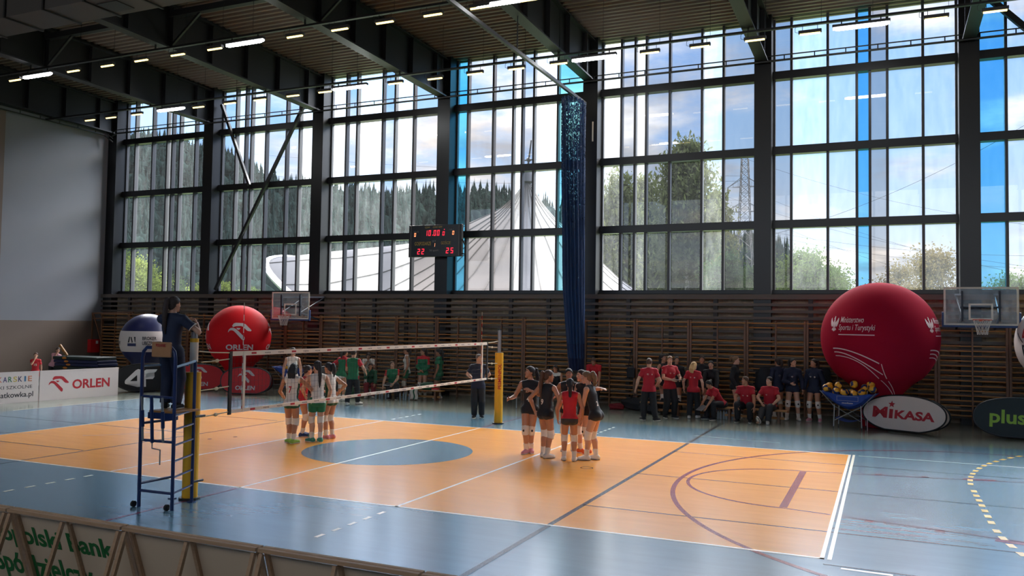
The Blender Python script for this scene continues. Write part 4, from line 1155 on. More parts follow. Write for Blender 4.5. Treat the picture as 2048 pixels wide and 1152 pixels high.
# ------------------------------------------------------------------ oval pop-up banners
def superell(a, b, n=3.0, k=64):
    P = []
    for i in range(k):
        t_ = 2 * math.pi * i / k; c, s = math.cos(t_), math.sin(t_)
        P.append((a * abs(c) ** (2 / n) * (1 if c > 0 else -1), b * abs(s) ** (2 / n) * (1 if s > 0 else -1)))
    return P
def popup(label, x, y, rz, a, b, m, tilt=12, n=2.4, backm=None, rim=None):
    """an A-shaped pair of oval fabric panels; local +x runs along the front"""
    t = thing('oval_banner', label, 'banner', (x, y, 0), rz, 'oval pop-up banners')
    res = None
    for s, nm in ((1, 'front_panel'), (-1, 'rear_panel')):
        th = R(tilt) * s
        ey = Vector((0, math.sin(th), math.cos(th))); ex = Vector((1, 0, 0)); nrm = ex.cross(ey)
        c = Vector((0, -2 * b * math.sin(th) / 2 - .0, b * math.cos(th) + .02)) - Vector((0, s * .02, 0))
        M = Matrix(((ex.x, ey.x, nrm.x, c.x), (ex.y, ey.y, nrm.y, c.y), (ex.z, ey.z, nrm.z, c.z), (0, 0, 0, 1)))
        P = superell(a, b, n)
        P = [(px, max(py, -b * .93)) for px, py in P]
        o = MB().prism(P, M @ Matrix.Translation((0, 0, -.006)), .012).build(nm, m if s > 0 else (backm or m), t)
        MB().tube([M @ Vector((px, py, 0)) for px, py in P], .022, 6, closed=True).build('rim', rim or M_black, o, True)
        if s > 0:
            res = (o, lambda u, v, M=M: M @ Vector((u, v, .012)))
    return t, res[0], res[1]
M_bannerw = mat('white banner cloth', srgb(214, 198, 188), .6, var=.03)
M_bannerg = mat('dark green banner cloth', srgb(22, 38, 40), .6, var=.05)
M_bannerr = mat('red banner cloth', srgb(196, 26, 30), .6, var=.05)
M_bannerk = mat('black banner cloth', srgb(18, 19, 22), .6, var=.05)
M_lime = mat('lime print', srgb(150, 190, 60), .55)
def px_on(rz, u, v, o, x, y):
    return None
t, o, g = popup('white oval banner with red MIKASA lettering'.replace('MIKASA ', 'star ') , 10.18, 9.50, R(-25), 1.10, .49, M_bannerw, n=2.15)
T = fit2d(text2d('M', 1, .03, squeeze=1.0), -.82, -.42, -.15, .15)
mk = merge2d(T, fit2d(text2d('\u0131', 1, .04), -.37, -.27, -.15, .10), fit2d(text2d('KASA', 1, .04), -.22, .82, -.15, .09))
mark('lettering', mk, g, M_redtxt, o)
star = [(.10 * (1 if k % 2 == 0 else .42) * math.sin(math.pi * k / 5), .10 * (1 if k % 2 == 0 else .42) * math.cos(math.pi * k / 5)) for k in range(10)]
mark('star', place2d(poly2d([star]), -.32, .23), g, M_redtxt, o)
t, o, g = popup('dark green oval banner with lime lettering at the right photo edge', 12.95, 9.55, R(-14), 1.15, .52, M_bannerg)
mark('lettering', fit2d(text2d('plus', 1, .025), -.78, .04, -.26, .20), g, M_lime, o)
sw = [seg2((.16 + .05 * k, -.12 + .1 * k), (.40 + .05 * k, -.02 + .1 * k), .05) for k in range(3)]
mark('emblem', merge2d(*sw), g, M_lime, o)
t, o, g = popup('black oval banner with large white lettering behind the referee stand', -15.35, 7.55, R(58), 1.10, .52, M_bannerk)
four = [(-.52, -.16), (-.50, -.22), (-.10, -.22), (-.10, -.34), (.02, -.34), (.02, .30), (-.06, .32), (-.14, .28), (-.50, -.08)]
hole = None
ef = [(.08, -.34), (.20, -.34), (.20, -.06), (.44, -.06), (.50, .02), (.20, .02), (.20, .10), (.24, .18), (.50, .18), (.56, .22), (.60, .30), (.22, .30), (.12, .24), (.08, .14)]
mark('lettering', place2d(merge2d(poly2d([four]), poly2d([ef])), -.26), g, M_whitetxt, o)
mark('lettering_counter', poly2d([[(-.60, -.12), (-.36, -.12), (-.36, .10)]]), lambda u, v: Vector(g(u, v)) + (g(0, 0) - o.matrix_world @ Vector((0, 0, 0))) * 0 + Vector((0, -.003, 0)), M_bannerk, o)
for lab, x, y, rz in (('red oval banner with bird emblem seen through the near end of the net', -11.55, 8.62, R(22)), ('red oval banner with bird emblem half hidden by the near net post', -14.25, 9.0, R(38))):
    t, o, g = popup(lab, x, y, rz, .92, .50, M_bannerr, backm=mat('dull red lining', srgb(120, 40, 42), .7))
    mark('emblem', place2d(wing_logo(.42), -.28, -.02), g, M_palew, o)
    mark('lettering', fit2d(text2d('ORLEN', 1, .03), -.36, .36, -.34, -.18), g, M_palew, o)
popup('plain black oval banner seen edge-on behind the white team huddle', -8.55, 9.2, R(80), .60, .55, M_bannerk)

# ------------------------------------------------------------------ boards along the left end line
M_board = mat('white board', srgb(212, 202, 200), .5, var=.02)
bd = Vector((.36, 4.04, 0)).normalized()
def board(label, y0, y1):
    s0 = Vector((-15.06 + (y0 - 6.03) * .0891, y0, 0))
    rz = math.atan2(bd.y, bd.x)
    t = thing('advertising_board', label, 'advertising board', s0, rz, 'boards along the left end line')
    L = (y1 - y0) / bd.y
    MB().box((0.01, -.02, 0), (L - .01, .02, .955)).build('panel', M_board, t)
    MB().box((0.01, -.026, .955), (L - .01, .026, .975)).build('top_edge', M_bwhite, t)
    for x in (.1, L - .1): MB().bar((x, .02, .9), (x, .45, .02), .03, .03).build('prop', M_chrome, t)
    return t, L
t, L1 = board('white advertising board with dark red bird emblem and lettering beside the blue court', 3.20, 6.03)
g = lambda x, y: (x, -.0225, y)
mark('emblem', fit2d(wing_logo(1), .30, 1.00, .25, .78), g, M_redtxt, t)
mark('lettering', fit2d(text2d('ORLEN', 1, .03), 1.12, 2.50, .32, .64), g, M_redtxt, t)
t, L2 = board('white advertising board with coloured school league lettering at the left photo edge', 0.03, 3.18)
cols = [(196, 110, 90), (70, 60, 110), (60, 120, 90), (190, 170, 90), (50, 50, 90), (60, 110, 150), (200, 120, 80)]
x0 = L2 - 1.32
cell = (L2 - .22 - x0) / 7
for k, ch in enumerate('KARSKIE'):
    w = cell * (.35 if ch == 'I' else .8)
    mark('letter', fit2d(text2d(ch, 1, .015), x0 + k * cell + (cell - w) / 2, x0 + k * cell + (cell + w) / 2, .66, .83), g, mat('print %d' % k, srgb(*cols[k]), .55), t)
mark('lettering', fit2d(text2d('O\u015aRODKI SZKOLNE', 1, .0), L2 - 1.95, L2 - .22, .44, .58), g, M_blacktxt, t)
mark('lettering', fit2d(text2d('www.nasiatkowka.pl', 1, .012), L2 - 2.15, L2 - .18, .12, .34), g, M_blacktxt, t)

# ------------------------------------------------------------------ barrier in front of the spectators
M_rail = mat('worn wooden rail', srgb(196, 162, 130), .55, var=.2, scale=6, stretch=(1, 8, 8))
M_canvas = mat('beige panel cloth', srgb(226, 204, 178), .75, var=.03, scale=2)
M_green = mat('green print', srgb(40, 116, 62), .6, var=.04)
PT, PB = Vector((0, .06, .93)), Vector((0, .36, .02))
def barrier(k, x0):
    labs = {-1: 'barrier frame at the left photo edge with start of green bank lettering', 0: 'barrier frame with the end of the green bank lettering'}
    t = thing('barrier_frame', labs.get(k, 'plain beige barrier frame in front of the spectators, %s from the lettered frames' % ordinal(max(0, k - 1))), 'barrier', (x0, -10.05, 0), 0, 'barrier frames before the spectators')
    w = 1.44
    for y in (-.028, .028):
        MB().box((.0, y - .02, .968), (w, y + .02, 1.0)).build('top_rail', M_rail, t, bevel=.004)
    for xx in (.03, w / 2, w - .03):
        MB().bar((xx, -.03, .955), (xx, -.34, .0), .034, .03).build('leg', M_rail, t)
        MB().bar((xx, .03, .955), (xx, .33, .0), .034, .03).build('leg', M_rail, t)
    o = MB().add([(.01, PT.y, PT.z), (w - .01, PT.y, PT.z), (w - .01, PB.y, PB.z), (.01, PB.y, PB.z)], [(0, 1, 2, 3)]).build('panel', M_canvas, t)
    sd = o.modifiers.new('thick', 'SOLIDIFY'); sd.thickness = .008
    MB().box((.02, -.33, .05), (w - .02, -.30, .09)).build('foot_rail', M_rail, t)
    return t, o
X0 = 3.76 - 1.46
ey = (PT - PB).normalized()
def bank(x_of, o):
    fnp = lambda x, y: Vector((x - x_of, PB.y, PB.z)) + ey * y + Vector((0, -.012, -.004))
    return fnp
l1 = fit2d(text2d('Ma\u0142opolski Bank', 1, .025), 1.60, 3.48, .60, .85)
l2 = fit2d(text2d('Sp\u00f3\u0142dzielczy', 1, .025), 1.78, 3.13, .24, .55)
def clip2d(VF, a, b):
    bm = bmesh.new(); vs = [bm.verts.new((x, y, 0)) for x, y in VF[0]]
    for f in VF[1]:
        try: bm.faces.new([vs[i] for i in f])
        except ValueError: pass
    for c, s in ((a, -1), (b, 1)):
        bmesh.ops.bisect_plane(bm, geom=bm.verts[:] + bm.edges[:] + bm.faces[:], plane_co=(c, 0, 0), plane_no=(s, 0, 0), clear_outer=True)
    bm.verts.index_update(); V = [(v.co.x, v.co.y) for v in bm.verts]; F = [tuple(v.index for v in f.verts) for f in bm.faces]; bm.free(); return V, F
for k in range(-1, 6):
    x0 = X0 + 1.46 * k
    t, o = barrier(k, x0)
    if k <= 0:
        for ln in (l1, l2):
            c = clip2d(ln, x0 + .02, x0 + 1.42)
            if c[1]: mark('lettering', c, bank(x0, o), M_green, o)

# ------------------------------------------------------------------ ball carts and balls
M_balls = [mat('yellow ball panel', srgb(232, 166, 44), .5), mat('navy ball panel', srgb(28, 40, 92), .5)]
def ball_mesh():
    mb = MB().sphere((0, 0, 0), .105, 24, 16)
    o = mb.build('volleyball', M_balls[0], None, True); o.data.materials.append(M_balls[1])
    for p in o.data.polygons:
        c = p.center.normalized(); a = math.atan2(c.y, c.x); v = math.sin(2.0 * a + 2.2 * c.z) + .35 * math.sin(5 * c.z)
        p.material_index = 1 if v > .45 else 0
    return o
ball0 = ball_mesh(); nball = [0]
def ball(x, y, z, label, group):
    o = ball0 if nball[0] == 0 else ball0.copy()
    if nball[0]: COL.objects.link(o)
    nball[0] += 1
    o.location = (x, y, z); o.rotation_euler = (rng.uniform(0, 6), rng.uniform(0, 6), rng.uniform(0, 6))
    tag(o, label, 'ball', group)
M_cart = mat('royal blue canvas', srgb(28, 62, 140), .7, var=.08)
def cart(label, x, y, rz):
    t = thing('ball_cart', label, 'ball cart', (x, y, 0), rz, 'ball carts')
    V = []; F = []; n = 24; m_ = 8
    for i in range(n + 1):
        f = -1 + 2 * i / n
        for j in range(m_ + 1):
            g_ = -1 + 2 * j / m_
            zr = .92 + .11 * abs(f) ** 1.6
            dep = .36 * (1 - abs(f) ** 1.7) * (1 - g_ ** 4) + .02
            V.append((f * .72, g_ * .34, zr - dep))
    for i in range(n):
        for j in range(m_): F.append((i * (m_ + 1) + j, (i + 1) * (m_ + 1) + j, (i + 1) * (m_ + 1) + j + 1, i * (m_ + 1) + j + 1))
    o = mesh_obj('sling', V, F, M_cart, t, True); sd = o.modifiers.new('thick', 'SOLIDIFY'); sd.thickness = .008
    for s in (-1, 1):
        P = [(f * .72, s * .345, .925 + .11 * abs(f) ** 1.6) for f in np.linspace(-1, 1, 13)]
        # hanging side cloth
        V = [(p[0], s * .35, p[2]) for p in P] + [(p[0] * .8, s * .33, p[2] - .26 * (1 - (p[0] / .72) ** 2) - .04) for p in P]
        mesh_obj('side_flap', V, [(k, k + 1, 14 + k, 13 + k) for k in range(12)], M_cart, t)
        fr = MB(); fr.tube([(-.33, s * .34, .62), (.33, s * .34, .24)], .013, 6); fr.tube([(.33, s * .34, .62), (-.33, s * .34, .24)], .013, 6)
        fr.tube([(-.72, s * .34, 1.03), (-.33, s * .34, .60)], .012, 6); fr.tube([(.72, s * .34, 1.03), (.33, s * .34, .60)], .012, 6)
        fr.build('cross_frame', M_chrome, t, True)
        for sx in (-1, 1):
            MB().cyl((sx * .36, s * .34, .07), (sx * .34, s * .34, .66), .015, n=8).build('leg', M_chrome, t, True)
            MB().cyl((sx * .36 - .012, s * .34, .035), (sx * .36 + .012, s * .34, .035), .035, n=12).build('castor', M_black, t)
    V = [(f * .33, g_ * .3, .30 - .10 * (1 - f * f) ) for f in np.linspace(-1, 1, 9) for g_ in (-1, 1)]
    mesh_obj('lower_sling', V, [(2 * k, 2 * k + 2, 2 * k + 3, 2 * k + 1) for k in range(8)], M_cart, t)
    mark('label_frame', merge2d(rect2(-.27, .78, .27, .785), rect2(-.27, .90, .27, .905), rect2(-.275, .78, -.27, .905), rect2(.27, .78, .275, .905)), lambda a, b: (a, -.362, b), M_palew, t)
    mark('lettering', fit2d(text2d('molten', 1, .02), -.14, .14, .70, .745), lambda a, b: (a, -.362, b), M_palew, t)
    return t
rz = R(-8)
cart('royal blue ball cart heaped with yellow balls in front of the crimson balloon', 8.80, 9.62, rz)
def onc(cx_, cy_, rz_, lx, ly, z): return (cx_ + lx * math.cos(rz_) - ly * math.sin(rz_), cy_ + lx * math.sin(rz_) + ly * math.cos(rz_), z)
k = 0
for row, (n_, zb, yo) in enumerate(((6, 1.00, -.20), (6, 1.01, .03), (5, 1.02, .24))):
    for i in range(n_):
        f = -.58 + 1.16 * i / (n_ - 1) + .03 * ((row * 3 + i) % 2)
        zz = (.86 if abs(f) < .3 else .90 if abs(f) < .5 else 1.0) + .10 + .012 * ((i * 7 + row) % 3)
        ball(*onc(8.80, 9.62, rz, f, yo, zz), label='yellow and navy volleyball heaped in the cart before the crimson balloon', group='volleyballs in the right cart')
for f, zz in ((.12, 1.22), (-.28, 1.17), (.55, 1.24), (.40, 1.14)):
    ball(*onc(8.80, 9.62, rz, f, -.06, zz), label='yellow and navy volleyball heaped in the cart before the crimson balloon', group='volleyballs in the right cart')
cart('royal blue ball cart with few balls behind the red oval banner', -10.35, 9.75, R(14))
for f in (-.2, .05): ball(*onc(-10.35, 9.75, R(14), f, -.16, 1.0), label='yellow volleyball in the cart behind the red oval banner', group='volleyballs in the left cart')

# ------------------------------------------------------------------ benches, bags, bottles, mats and small things
def bench(label, x0, x1, y, rz=0):
    L = x1 - x0
    t = thing('gym_bench', label, 'bench', ((x0 + x1) / 2, y, 0), rz, 'low wooden gym benches')
    MB().box((-L / 2, -.14, .33), (L / 2, .14, .37)).build('seat', M_wood, t, bevel=.006)
    for x in (-L / 2 + .25, 0, L / 2 - .25): MB().box((x - .03, -.13, 0), (x + .03, .13, .33)).build('leg', M_post, t)
    MB().box((-L / 2 + .1, -.02, .10), (L / 2 - .1, .02, .17)).build('beam', M_wood, t)
bench('low wooden bench where red shirted coaches sit, nearer the blue cart', 5.25, 7.15, 9.95, R(-3))
bench('low wooden bench behind the standing red shirted coaches', 2.7, 5.1, 10.3, R(-3))
bench('low wooden bench of the green clad team behind the net', -8.6, -4.35, 10.25, R(2))
M_bottle = mat('clear plastic bottle', srgb(150, 160, 166), .2, var=.05)
M_bcap = mat('blue bottle cap', srgb(40, 70, 140), .5)
bt0 = None
def bottle(x, y, label, group):
    global bt0
    if bt0 is None:
        bt0 = thing('water_bottle', label, 'bottle')
        MB().lathe([(.001, .0), (.034, .0), (.036, .02), (.036, .17), (.028, .205), (.014, .23), (.013, .245)], n=14).build('body', M_bottle, bt0, True)
        MB().cyl((0, 0, .243), (0, 0, .262), .016, n=10).build('cap', M_bcap, bt0)
        o = bt0
    else: o = dup(bt0)
    o.location = (x, y, 0); o['label'] = label; o['group'] = group
for k in range(7): bottle(5.05 + .085 * k, 10.02 + .05 * (k % 2), 'clear water bottle under the bench where coaches sit', 'bottles under the right bench')
for k in range(5): bottle(-6.75 + .13 * k, 9.78 + .05 * (k % 2), 'clear water bottle on the floor before the green team bench', 'bottles before the left bench')
for k in range(4): bottle(-5.9 + .12 * k, 10.02 + .04 * (k % 2), 'clear water bottle beside the towel at the green team bench', 'bottles by the towel')
def lump(name, label, cat, x, y, z, sx, sy, sz, m, seed=0):
    g = np.random.default_rng(seed); mb = MB().sphere((0, 0, 0), 1, 22, 14)
    V = []
    for v in mb.v:
        v = Vector(v); n = 1 + .10 * math.sin(5 * v.x + seed) * math.cos(4 * v.y + 2 * seed) + .07 * math.sin(9 * v.z + 3 * v.x + seed)
        a = Vector((abs(v.x) ** .7 * (1 if v.x > 0 else -1), abs(v.y) ** .7 * (1 if v.y > 0 else -1), abs(v.z) ** .7 * (1 if v.z > 0 else -1))) * n
        V.append((a.x * sx, a.y * sy, max(-sz, a.z * sz) + sz))
    mb.v = V
    o = mb.build(name, m, None, True); o.location = (x, y, z); return tag(o, label, cat)
M_bagk = mat('black bag cloth', srgb(24, 25, 30), .7, var=.2, bump=.2)
M_bagg = mat('green bag cloth', srgb(34, 92, 62), .7, var=.2, bump=.2)
o = lump('sports_bag', 'large black sports bag on the floor below the climbing bars right of the curtain', 'bag', 2.45, 11.15, 0, .62, .28, .20, M_bagk, 1)
MB().tube([(-.3, -.1, .38), (-.15, -.16, .50), (.15, -.16, .50), (.3, -.1, .38)], .015, 6).build('handle', M_bagk, o)
mark('badge', poly2d([[(0, 0), (.10, .02), (.10, .07), (.02, .05)]]), lambda a, b: (a + .12, -.285, b + .2), M_palew, o)
o = lump('sports_bag', 'black backpack standing behind the red shirted coach seen from behind', 'bag', 3.55, 10.75, 0, .36, .22, .24, M_bagk, 2)
MB().tube([(-.12, -.2, .1), (-.12, -.25, .3), (-.06, -.2, .46)], .02, 6).build('strap', M_palew, o)
lump('sports_bag', 'black bag on the floor at the left end of the right benches', 'bag', 2.95, 10.35, 0, .30, .20, .16, M_bagk, 3)
lump('folded_top', 'crumpled dark red top on the floor beside the large black bag', 'clothing', 1.72, 11.0, 0, .26, .16, .10, mat('dark red cloth', srgb(120, 24, 34), .8, var=.2), 4)
lump('sports_bag', 'green sports bag at the feet of the green clad bench player', 'bag', -7.9, 9.75, 0, .28, .2, .2, M_bagg, 5)
lump('sports_bag', 'green shiny bag lying on the left bench', 'bag', -4.95, 10.25, .37, .26, .13, .13, M_bagg, 6)
def towel(label, x, y):
    V = []; F = []
    for i in range(9):
        for j in range(11):
            f = i / 8 * .30 - .15; s = j / 10
            yy_ = -.17 - .015 * math.sin(i * 1.6); zz_ = .39 - .36 * max(0, s - .3) / .7
            if s < .3: yy_ = .1 - .27 * s / .3; zz_ = .385
            V.append((f + .02 * math.sin(j), yy_, zz_))
    F = [(i * 11 + j, (i + 1) * 11 + j, (i + 1) * 11 + j + 1, i * 11 + j + 1) for i in range(8) for j in range(10)]
    o = mesh_obj('striped_towel', V, F, mat('white towel', srgb(222, 214, 200), .9), None, True); o.location = (x, y, 0)
    mm = o.data.materials; mm.append(mat('green towel stripe', srgb(36, 92, 62), .9))
    for k_, p_ in enumerate(o.data.polygons): p_.material_index = 1 if (k_ // 10) in (3, 4) else 0
    o.modifiers.new('thick', 'SOLIDIFY').thickness = .012
    return tag(o, label, 'towel')
towel('white and green towel hanging over the front of the left bench', -5.35, 10.22)
def sneaker(label, x, y, z, rz, m):
    o = lump('sneaker', label, 'shoe', x, y, z, .13, .05, .045, m, 9); o.rotation_euler = (0, 0, rz)
    MB().box((-.13, -.05, 0), (.13, .05, .02)).build('sole', M_whitetxt, o, bevel=.008)
sneaker('red sneaker standing on the right end of the left bench', -4.62, 10.25, .37, R(30), M_red)
o = MB().tube([(1.92, 11.965, 1.95), (1.88, 11.86, 1.55), (1.84, 11.84, 1.30)], .012, 5).build('hanging_bag', M_bagk)
o.data.update(); tag(o, 'small black bag hanging by its strap from the climbing bars', 'bag')
MB().tube([(1.92, 11.965, 1.95), (1.99, 11.84, 1.55), (2.03, 11.84, 1.30)], .012, 5).build('strap', M_bagk, o)
MB().box((1.80, 11.80, .98), (2.08, 11.88, 1.32)).build('pouch', M_bagk, o, bevel=.03)
th = MB().tube([(-1.28, 9.7, 0), (-1.28, 9.7, .52), (-1.24, 9.7, .58), (-.62, 9.85, .58), (-.58, 9.86, .52), (-.58, 9.86, 0)], .022, 8)
tag(th.build('tube_hurdle', M_chrome, None, True), 'small grey tubular frame on the floor behind the raised arm player', 'frame')
# folded mats by the left wall
M_mats = [mat('dark green mat', srgb(22, 40, 40), .6, var=.1), mat('dark blue mat', srgb(20, 30, 72), .6, var=.1)]
M_corner = mat('orange corner patch', srgb(206, 126, 40), .55)
mz = 0.0
for k in range(9):
    dx = [0, -.05, .02, -.12, .04, .06, .1, .05, .0][k]
    t = thing('gym_mat', 'folded gym mat in the pile by the left wall, %s from the bottom' % ordinal(k), 'mat', (-19.6 + dx, 8.3, mz), R(4), 'gym mats piled by the left wall')
    MB().box((-1.14, -.5, .005), (1.14, .5, .125)).build('cover', M_mats[1 if k in (6, 7) else 0], t, bevel=.025)
    MB().sphere((-.40 - .06 * (k % 3), -.50, .065), (.12, .02, .045), 12, 8).build('corner_patch', M_corner, t)
    mz += .128
pl = MB().box((-.05, -.03, 0), (.05, .03, .55)).build('wooden_board', M_wood, None, bevel=.01)
pl.location = (-20.15, 7.95, mz + .02); pl.rotation_euler = (R(10), R(-38), 0); tag(pl, 'short pale wooden board leaning on top of the mat pile', 'board')
fb = MB().box((-23.7, 11.72, 1.10), (-23.50, 12.22, 1.70)).build('fire_box', M_red, None, bevel=.01); tag(fb, 'red fire hose box on the left wall near the corner', 'box')
MB().box((-23.50, 12.0, 1.5), (-23.49, 12.12, 1.64)).build('sign_plate', M_whitetxt, fb)
wb = MB(); wb.bar((-23.68, 11.9, 2.9), (-21.2, 12.02, 2.96), .05, .07); wb.bar((-23.6, 11.9, 2.66), (-21.3, 12.0, 2.72), .04, .05); wb.bar((-23.6, 11.9, 2.9), (-23.0, 11.95, 1.4), .04, .05); wb.bar((-23.65, 11.9, 2.9), (-23.65, 11.9, 1.2), .04, .05)
tag(wb.build('wooden_bracket', M_post), 'brown wooden swing bracket fixed in the left corner above the climbing bars', 'bracket')
# ------------------------------------------------------------------ people: one continuous body from a blended field, clothing as parts
def snet(vol, org, h):
    ins = vol < 0
    c = np.zeros(tuple(n - 1 for n in vol.shape), np.uint8)
    OFF = [(i, j, k) for i in (0, 1) for j in (0, 1) for k in (0, 1)]
    sl = lambda o: tuple(slice(a, a + n - 1) for a, n in zip(o, vol.shape))
    for o in OFF: c += ins[sl(o)]
    act = (c > 0) & (c < 8)
    idx = np.argwhere(act)
    if len(idx) == 0: return None
    val = {o: vol[idx[:, 0] + o[0], idx[:, 1] + o[1], idx[:, 2] + o[2]] for o in OFF}
    P = np.zeros((len(idx), 3)); W = np.zeros(len(idx))
    for a in OFF:
        for ax in range(3):
            if a[ax]: continue
            b = list(a); b[ax] = 1; b = tuple(b)
            va, vb = val[a], val[b]; m = (va < 0) != (vb < 0)
            t = np.where(m, va / np.where(m, va - vb, 1), 0)
            q = np.array(a, float)[None] + t[:, None] * (np.array(b) - np.array(a))[None]
            P += q * m[:, None]; W += m
    V = (idx + P / W[:, None]) * h + org
    ids = np.full(act.shape, -1, np.int32); ids[act] = np.arange(len(idx))
    F = []
    for ax in range(3):
        u, w = (ax + 1) % 3, (ax + 2) % 3
        s0 = [slice(None)] * 3; s1 = [slice(None)] * 3; s0[ax] = slice(0, -1); s1[ax] = slice(1, None)
        d = ins[tuple(s0)] != ins[tuple(s1)]
        e = np.argwhere(d)
        e = e[(e[:, u] > 0) & (e[:, w] > 0) & (e[:, u] < act.shape[u]) & (e[:, w] < act.shape[w])]
        if len(e) == 0: continue
        def cell(du, dw):
            q = e.copy(); q[:, u] -= du; q[:, w] -= dw; return ids[q[:, 0], q[:, 1], q[:, 2]]
        quad = np.stack([cell(1, 1), cell(0, 1), cell(0, 0), cell(1, 0)], 1)
        flip = ~ins[e[:, 0], e[:, 1], e[:, 2]]
        quad[flip] = quad[flip][:, ::-1]
        F.append(quad[(quad >= 0).all(1)])
    return V, np.concatenate(F)
def prim_box(p):
    if p[0] == 'c':
        r = max(p[3], p[4]); return np.minimum(p[1], p[2]) - r, np.maximum(p[1], p[2]) + r
    r = np.sqrt(((p[2] * p[3][None]) ** 2).sum(1)); return p[1] - r, p[1] + r
def prim_d(p, X, Y, Z):
    if p[0] == 'c':
        a, b, ra, rb = p[1:5]; ba = b - a; L = ba @ ba + 1e-12
        t = np.clip(((X - a[0]) * ba[0] + (Y - a[1]) * ba[1] + (Z - a[2]) * ba[2]) / L, 0, 1)
        return np.sqrt((X - a[0] - t * ba[0]) ** 2 + (Y - a[1] - t * ba[1]) ** 2 + (Z - a[2] - t * ba[2]) ** 2) - (ra + (rb - ra) * t)
    c, M, r = p[1:4]
    x, y, z = X - c[0], Y - c[1], Z - c[2]
    q = [(M[0, i] * x + M[1, i] * y + M[2, i] * z) for i in range(3)]
    k0 = np.sqrt(sum((q[i] / r[i]) ** 2 for i in range(3))); k1 = np.sqrt(sum((q[i] / r[i] ** 2) ** 2 for i in range(3)))
    return k0 * (k0 - 1) / np.maximum(k1, 1e-9)
def field_mesh(pieces, h):
    """pieces: list of (prims [(prim, k)], inflate, planes [(point, normal)]) joined together; the field is kept where (p - point).normal < 0"""
    lo = np.min([prim_box(p)[0] - inf for pr, inf, _ in pieces for p, k in pr], 0) - 3 * h
    hi = np.max([prim_box(p)[1] + inf for pr, inf, _ in pieces for p, k in pr], 0) + 3 * h
    n = np.ceil((hi - lo) / h).astype(int) + 1
    ax = [lo[i] + h * np.arange(n[i]) for i in range(3)]
    tot = np.full(n, 1.0, np.float32)
    for pr, inf, planes in pieces:
        vol = tot if len(pieces) == 1 else np.full(n, 1.0, np.float32)
        for p, k in pr:
            a, b = prim_box(p); m = inf + k + 2.5 * h
            s = [slice(max(0, int((a[i] - m - lo[i]) / h)), min(n[i], int((b[i] + m - lo[i]) / h) + 2)) for i in range(3)]
            X = ax[0][s[0]][:, None, None]; Y = ax[1][s[1]][None, :, None]; Z = ax[2][s[2]][None, None, :]
            d = prim_d(p, X, Y, Z) - inf
            v = vol[tuple(s)]
            if k > 0:
                t = np.clip(.5 + .5 * (v - d) / k, 0, 1); vol[tuple(s)] = v + (d - v) * t - k * t * (1 - t)
            else: vol[tuple(s)] = np.minimum(v, d)
        for pt, nr_ in planes:
            q = ((ax[0] - pt[0]) * nr_[0])[:, None, None] + ((ax[1] - pt[1]) * nr_[1])[None, :, None] + ((ax[2] - pt[2]) * nr_[2])[None, None, :]
            np.maximum(vol, q, out=vol)
        if vol is not tot: np.minimum(tot, vol, out=tot)
    return snet(tot, lo, h)
A3 = lambda *v: np.array(v if len(v) > 1 else v[0], float)
def unit(v): return v / (np.linalg.norm(v) + 1e-12)
def rotv(v, axis, deg):
    return np.array((Matrix.Rotation(R(deg), 3, Vector(axis)) @ Vector(v))[:])
def ik(a, t, l1, l2, hint):
    d = t - a; L = np.linalg.norm(d); Lm = min(L, (l1 + l2) * .999)
    if L > Lm: t = a + d / L * Lm; d = t - a
    L = np.linalg.norm(d); u = d / L
    x = (l1 * l1 - l2 * l2 + L * L) / (2 * L); y = math.sqrt(max(1e-8, l1 * l1 - x * x))
    hn = unit(hint - u * (hint @ u)); return a + u * x + hn * y, t
ARM = {'hang': ((.05, .025, -.305), (.4, -1, 0)), 'hip': ((.015, .02, -.235), (1, -.5, 0)), 'front': ((-.075, .12, -.20), (.6, -.4, -.6)),
       'clasp': ((-.095, .10, -.24), (.7, -.4, -.5)), 'fwd': ((-.01, .23, -.14), (.3, -.2, -1)), 'back': ((.0, -.06, -.28), (.5, -1, 0)), 'knee': ((.0, .22, -.20), (.7, -.2, -.3)),
       'mouth': ((-.075, .105, .04), (.6, .2, -1)), 'up': ((.06, .10, .03), (.5, .1, -1)), 'chest': ((-.07, .13, -.09), (1, .1, -.8)), 'behind': ((-.05, -.09, -.22), (1, -.6, 0))}
SKIN = {}
def skin(k):
    c = {'l': (206, 156, 128), 't': (186, 132, 102), 'd': (164, 112, 84), 'p': (216, 170, 146)}[k]
    if k not in SKIN:
        m = mat('skin ' + k, srgb(*c), .5, var=.05, scale=14)
        m.node_tree.nodes['Principled BSDF'].inputs['Subsurface Weight'].default_value = 0.0
        SKIN[k] = m
    return SKIN[k]
M_eyew = mat('eye white', srgb(226, 220, 214), .3); M_eyed = mat('eye dark', srgb(36, 26, 22), .25); M_lip = mat('lip', srgb(168, 86, 80), .45)
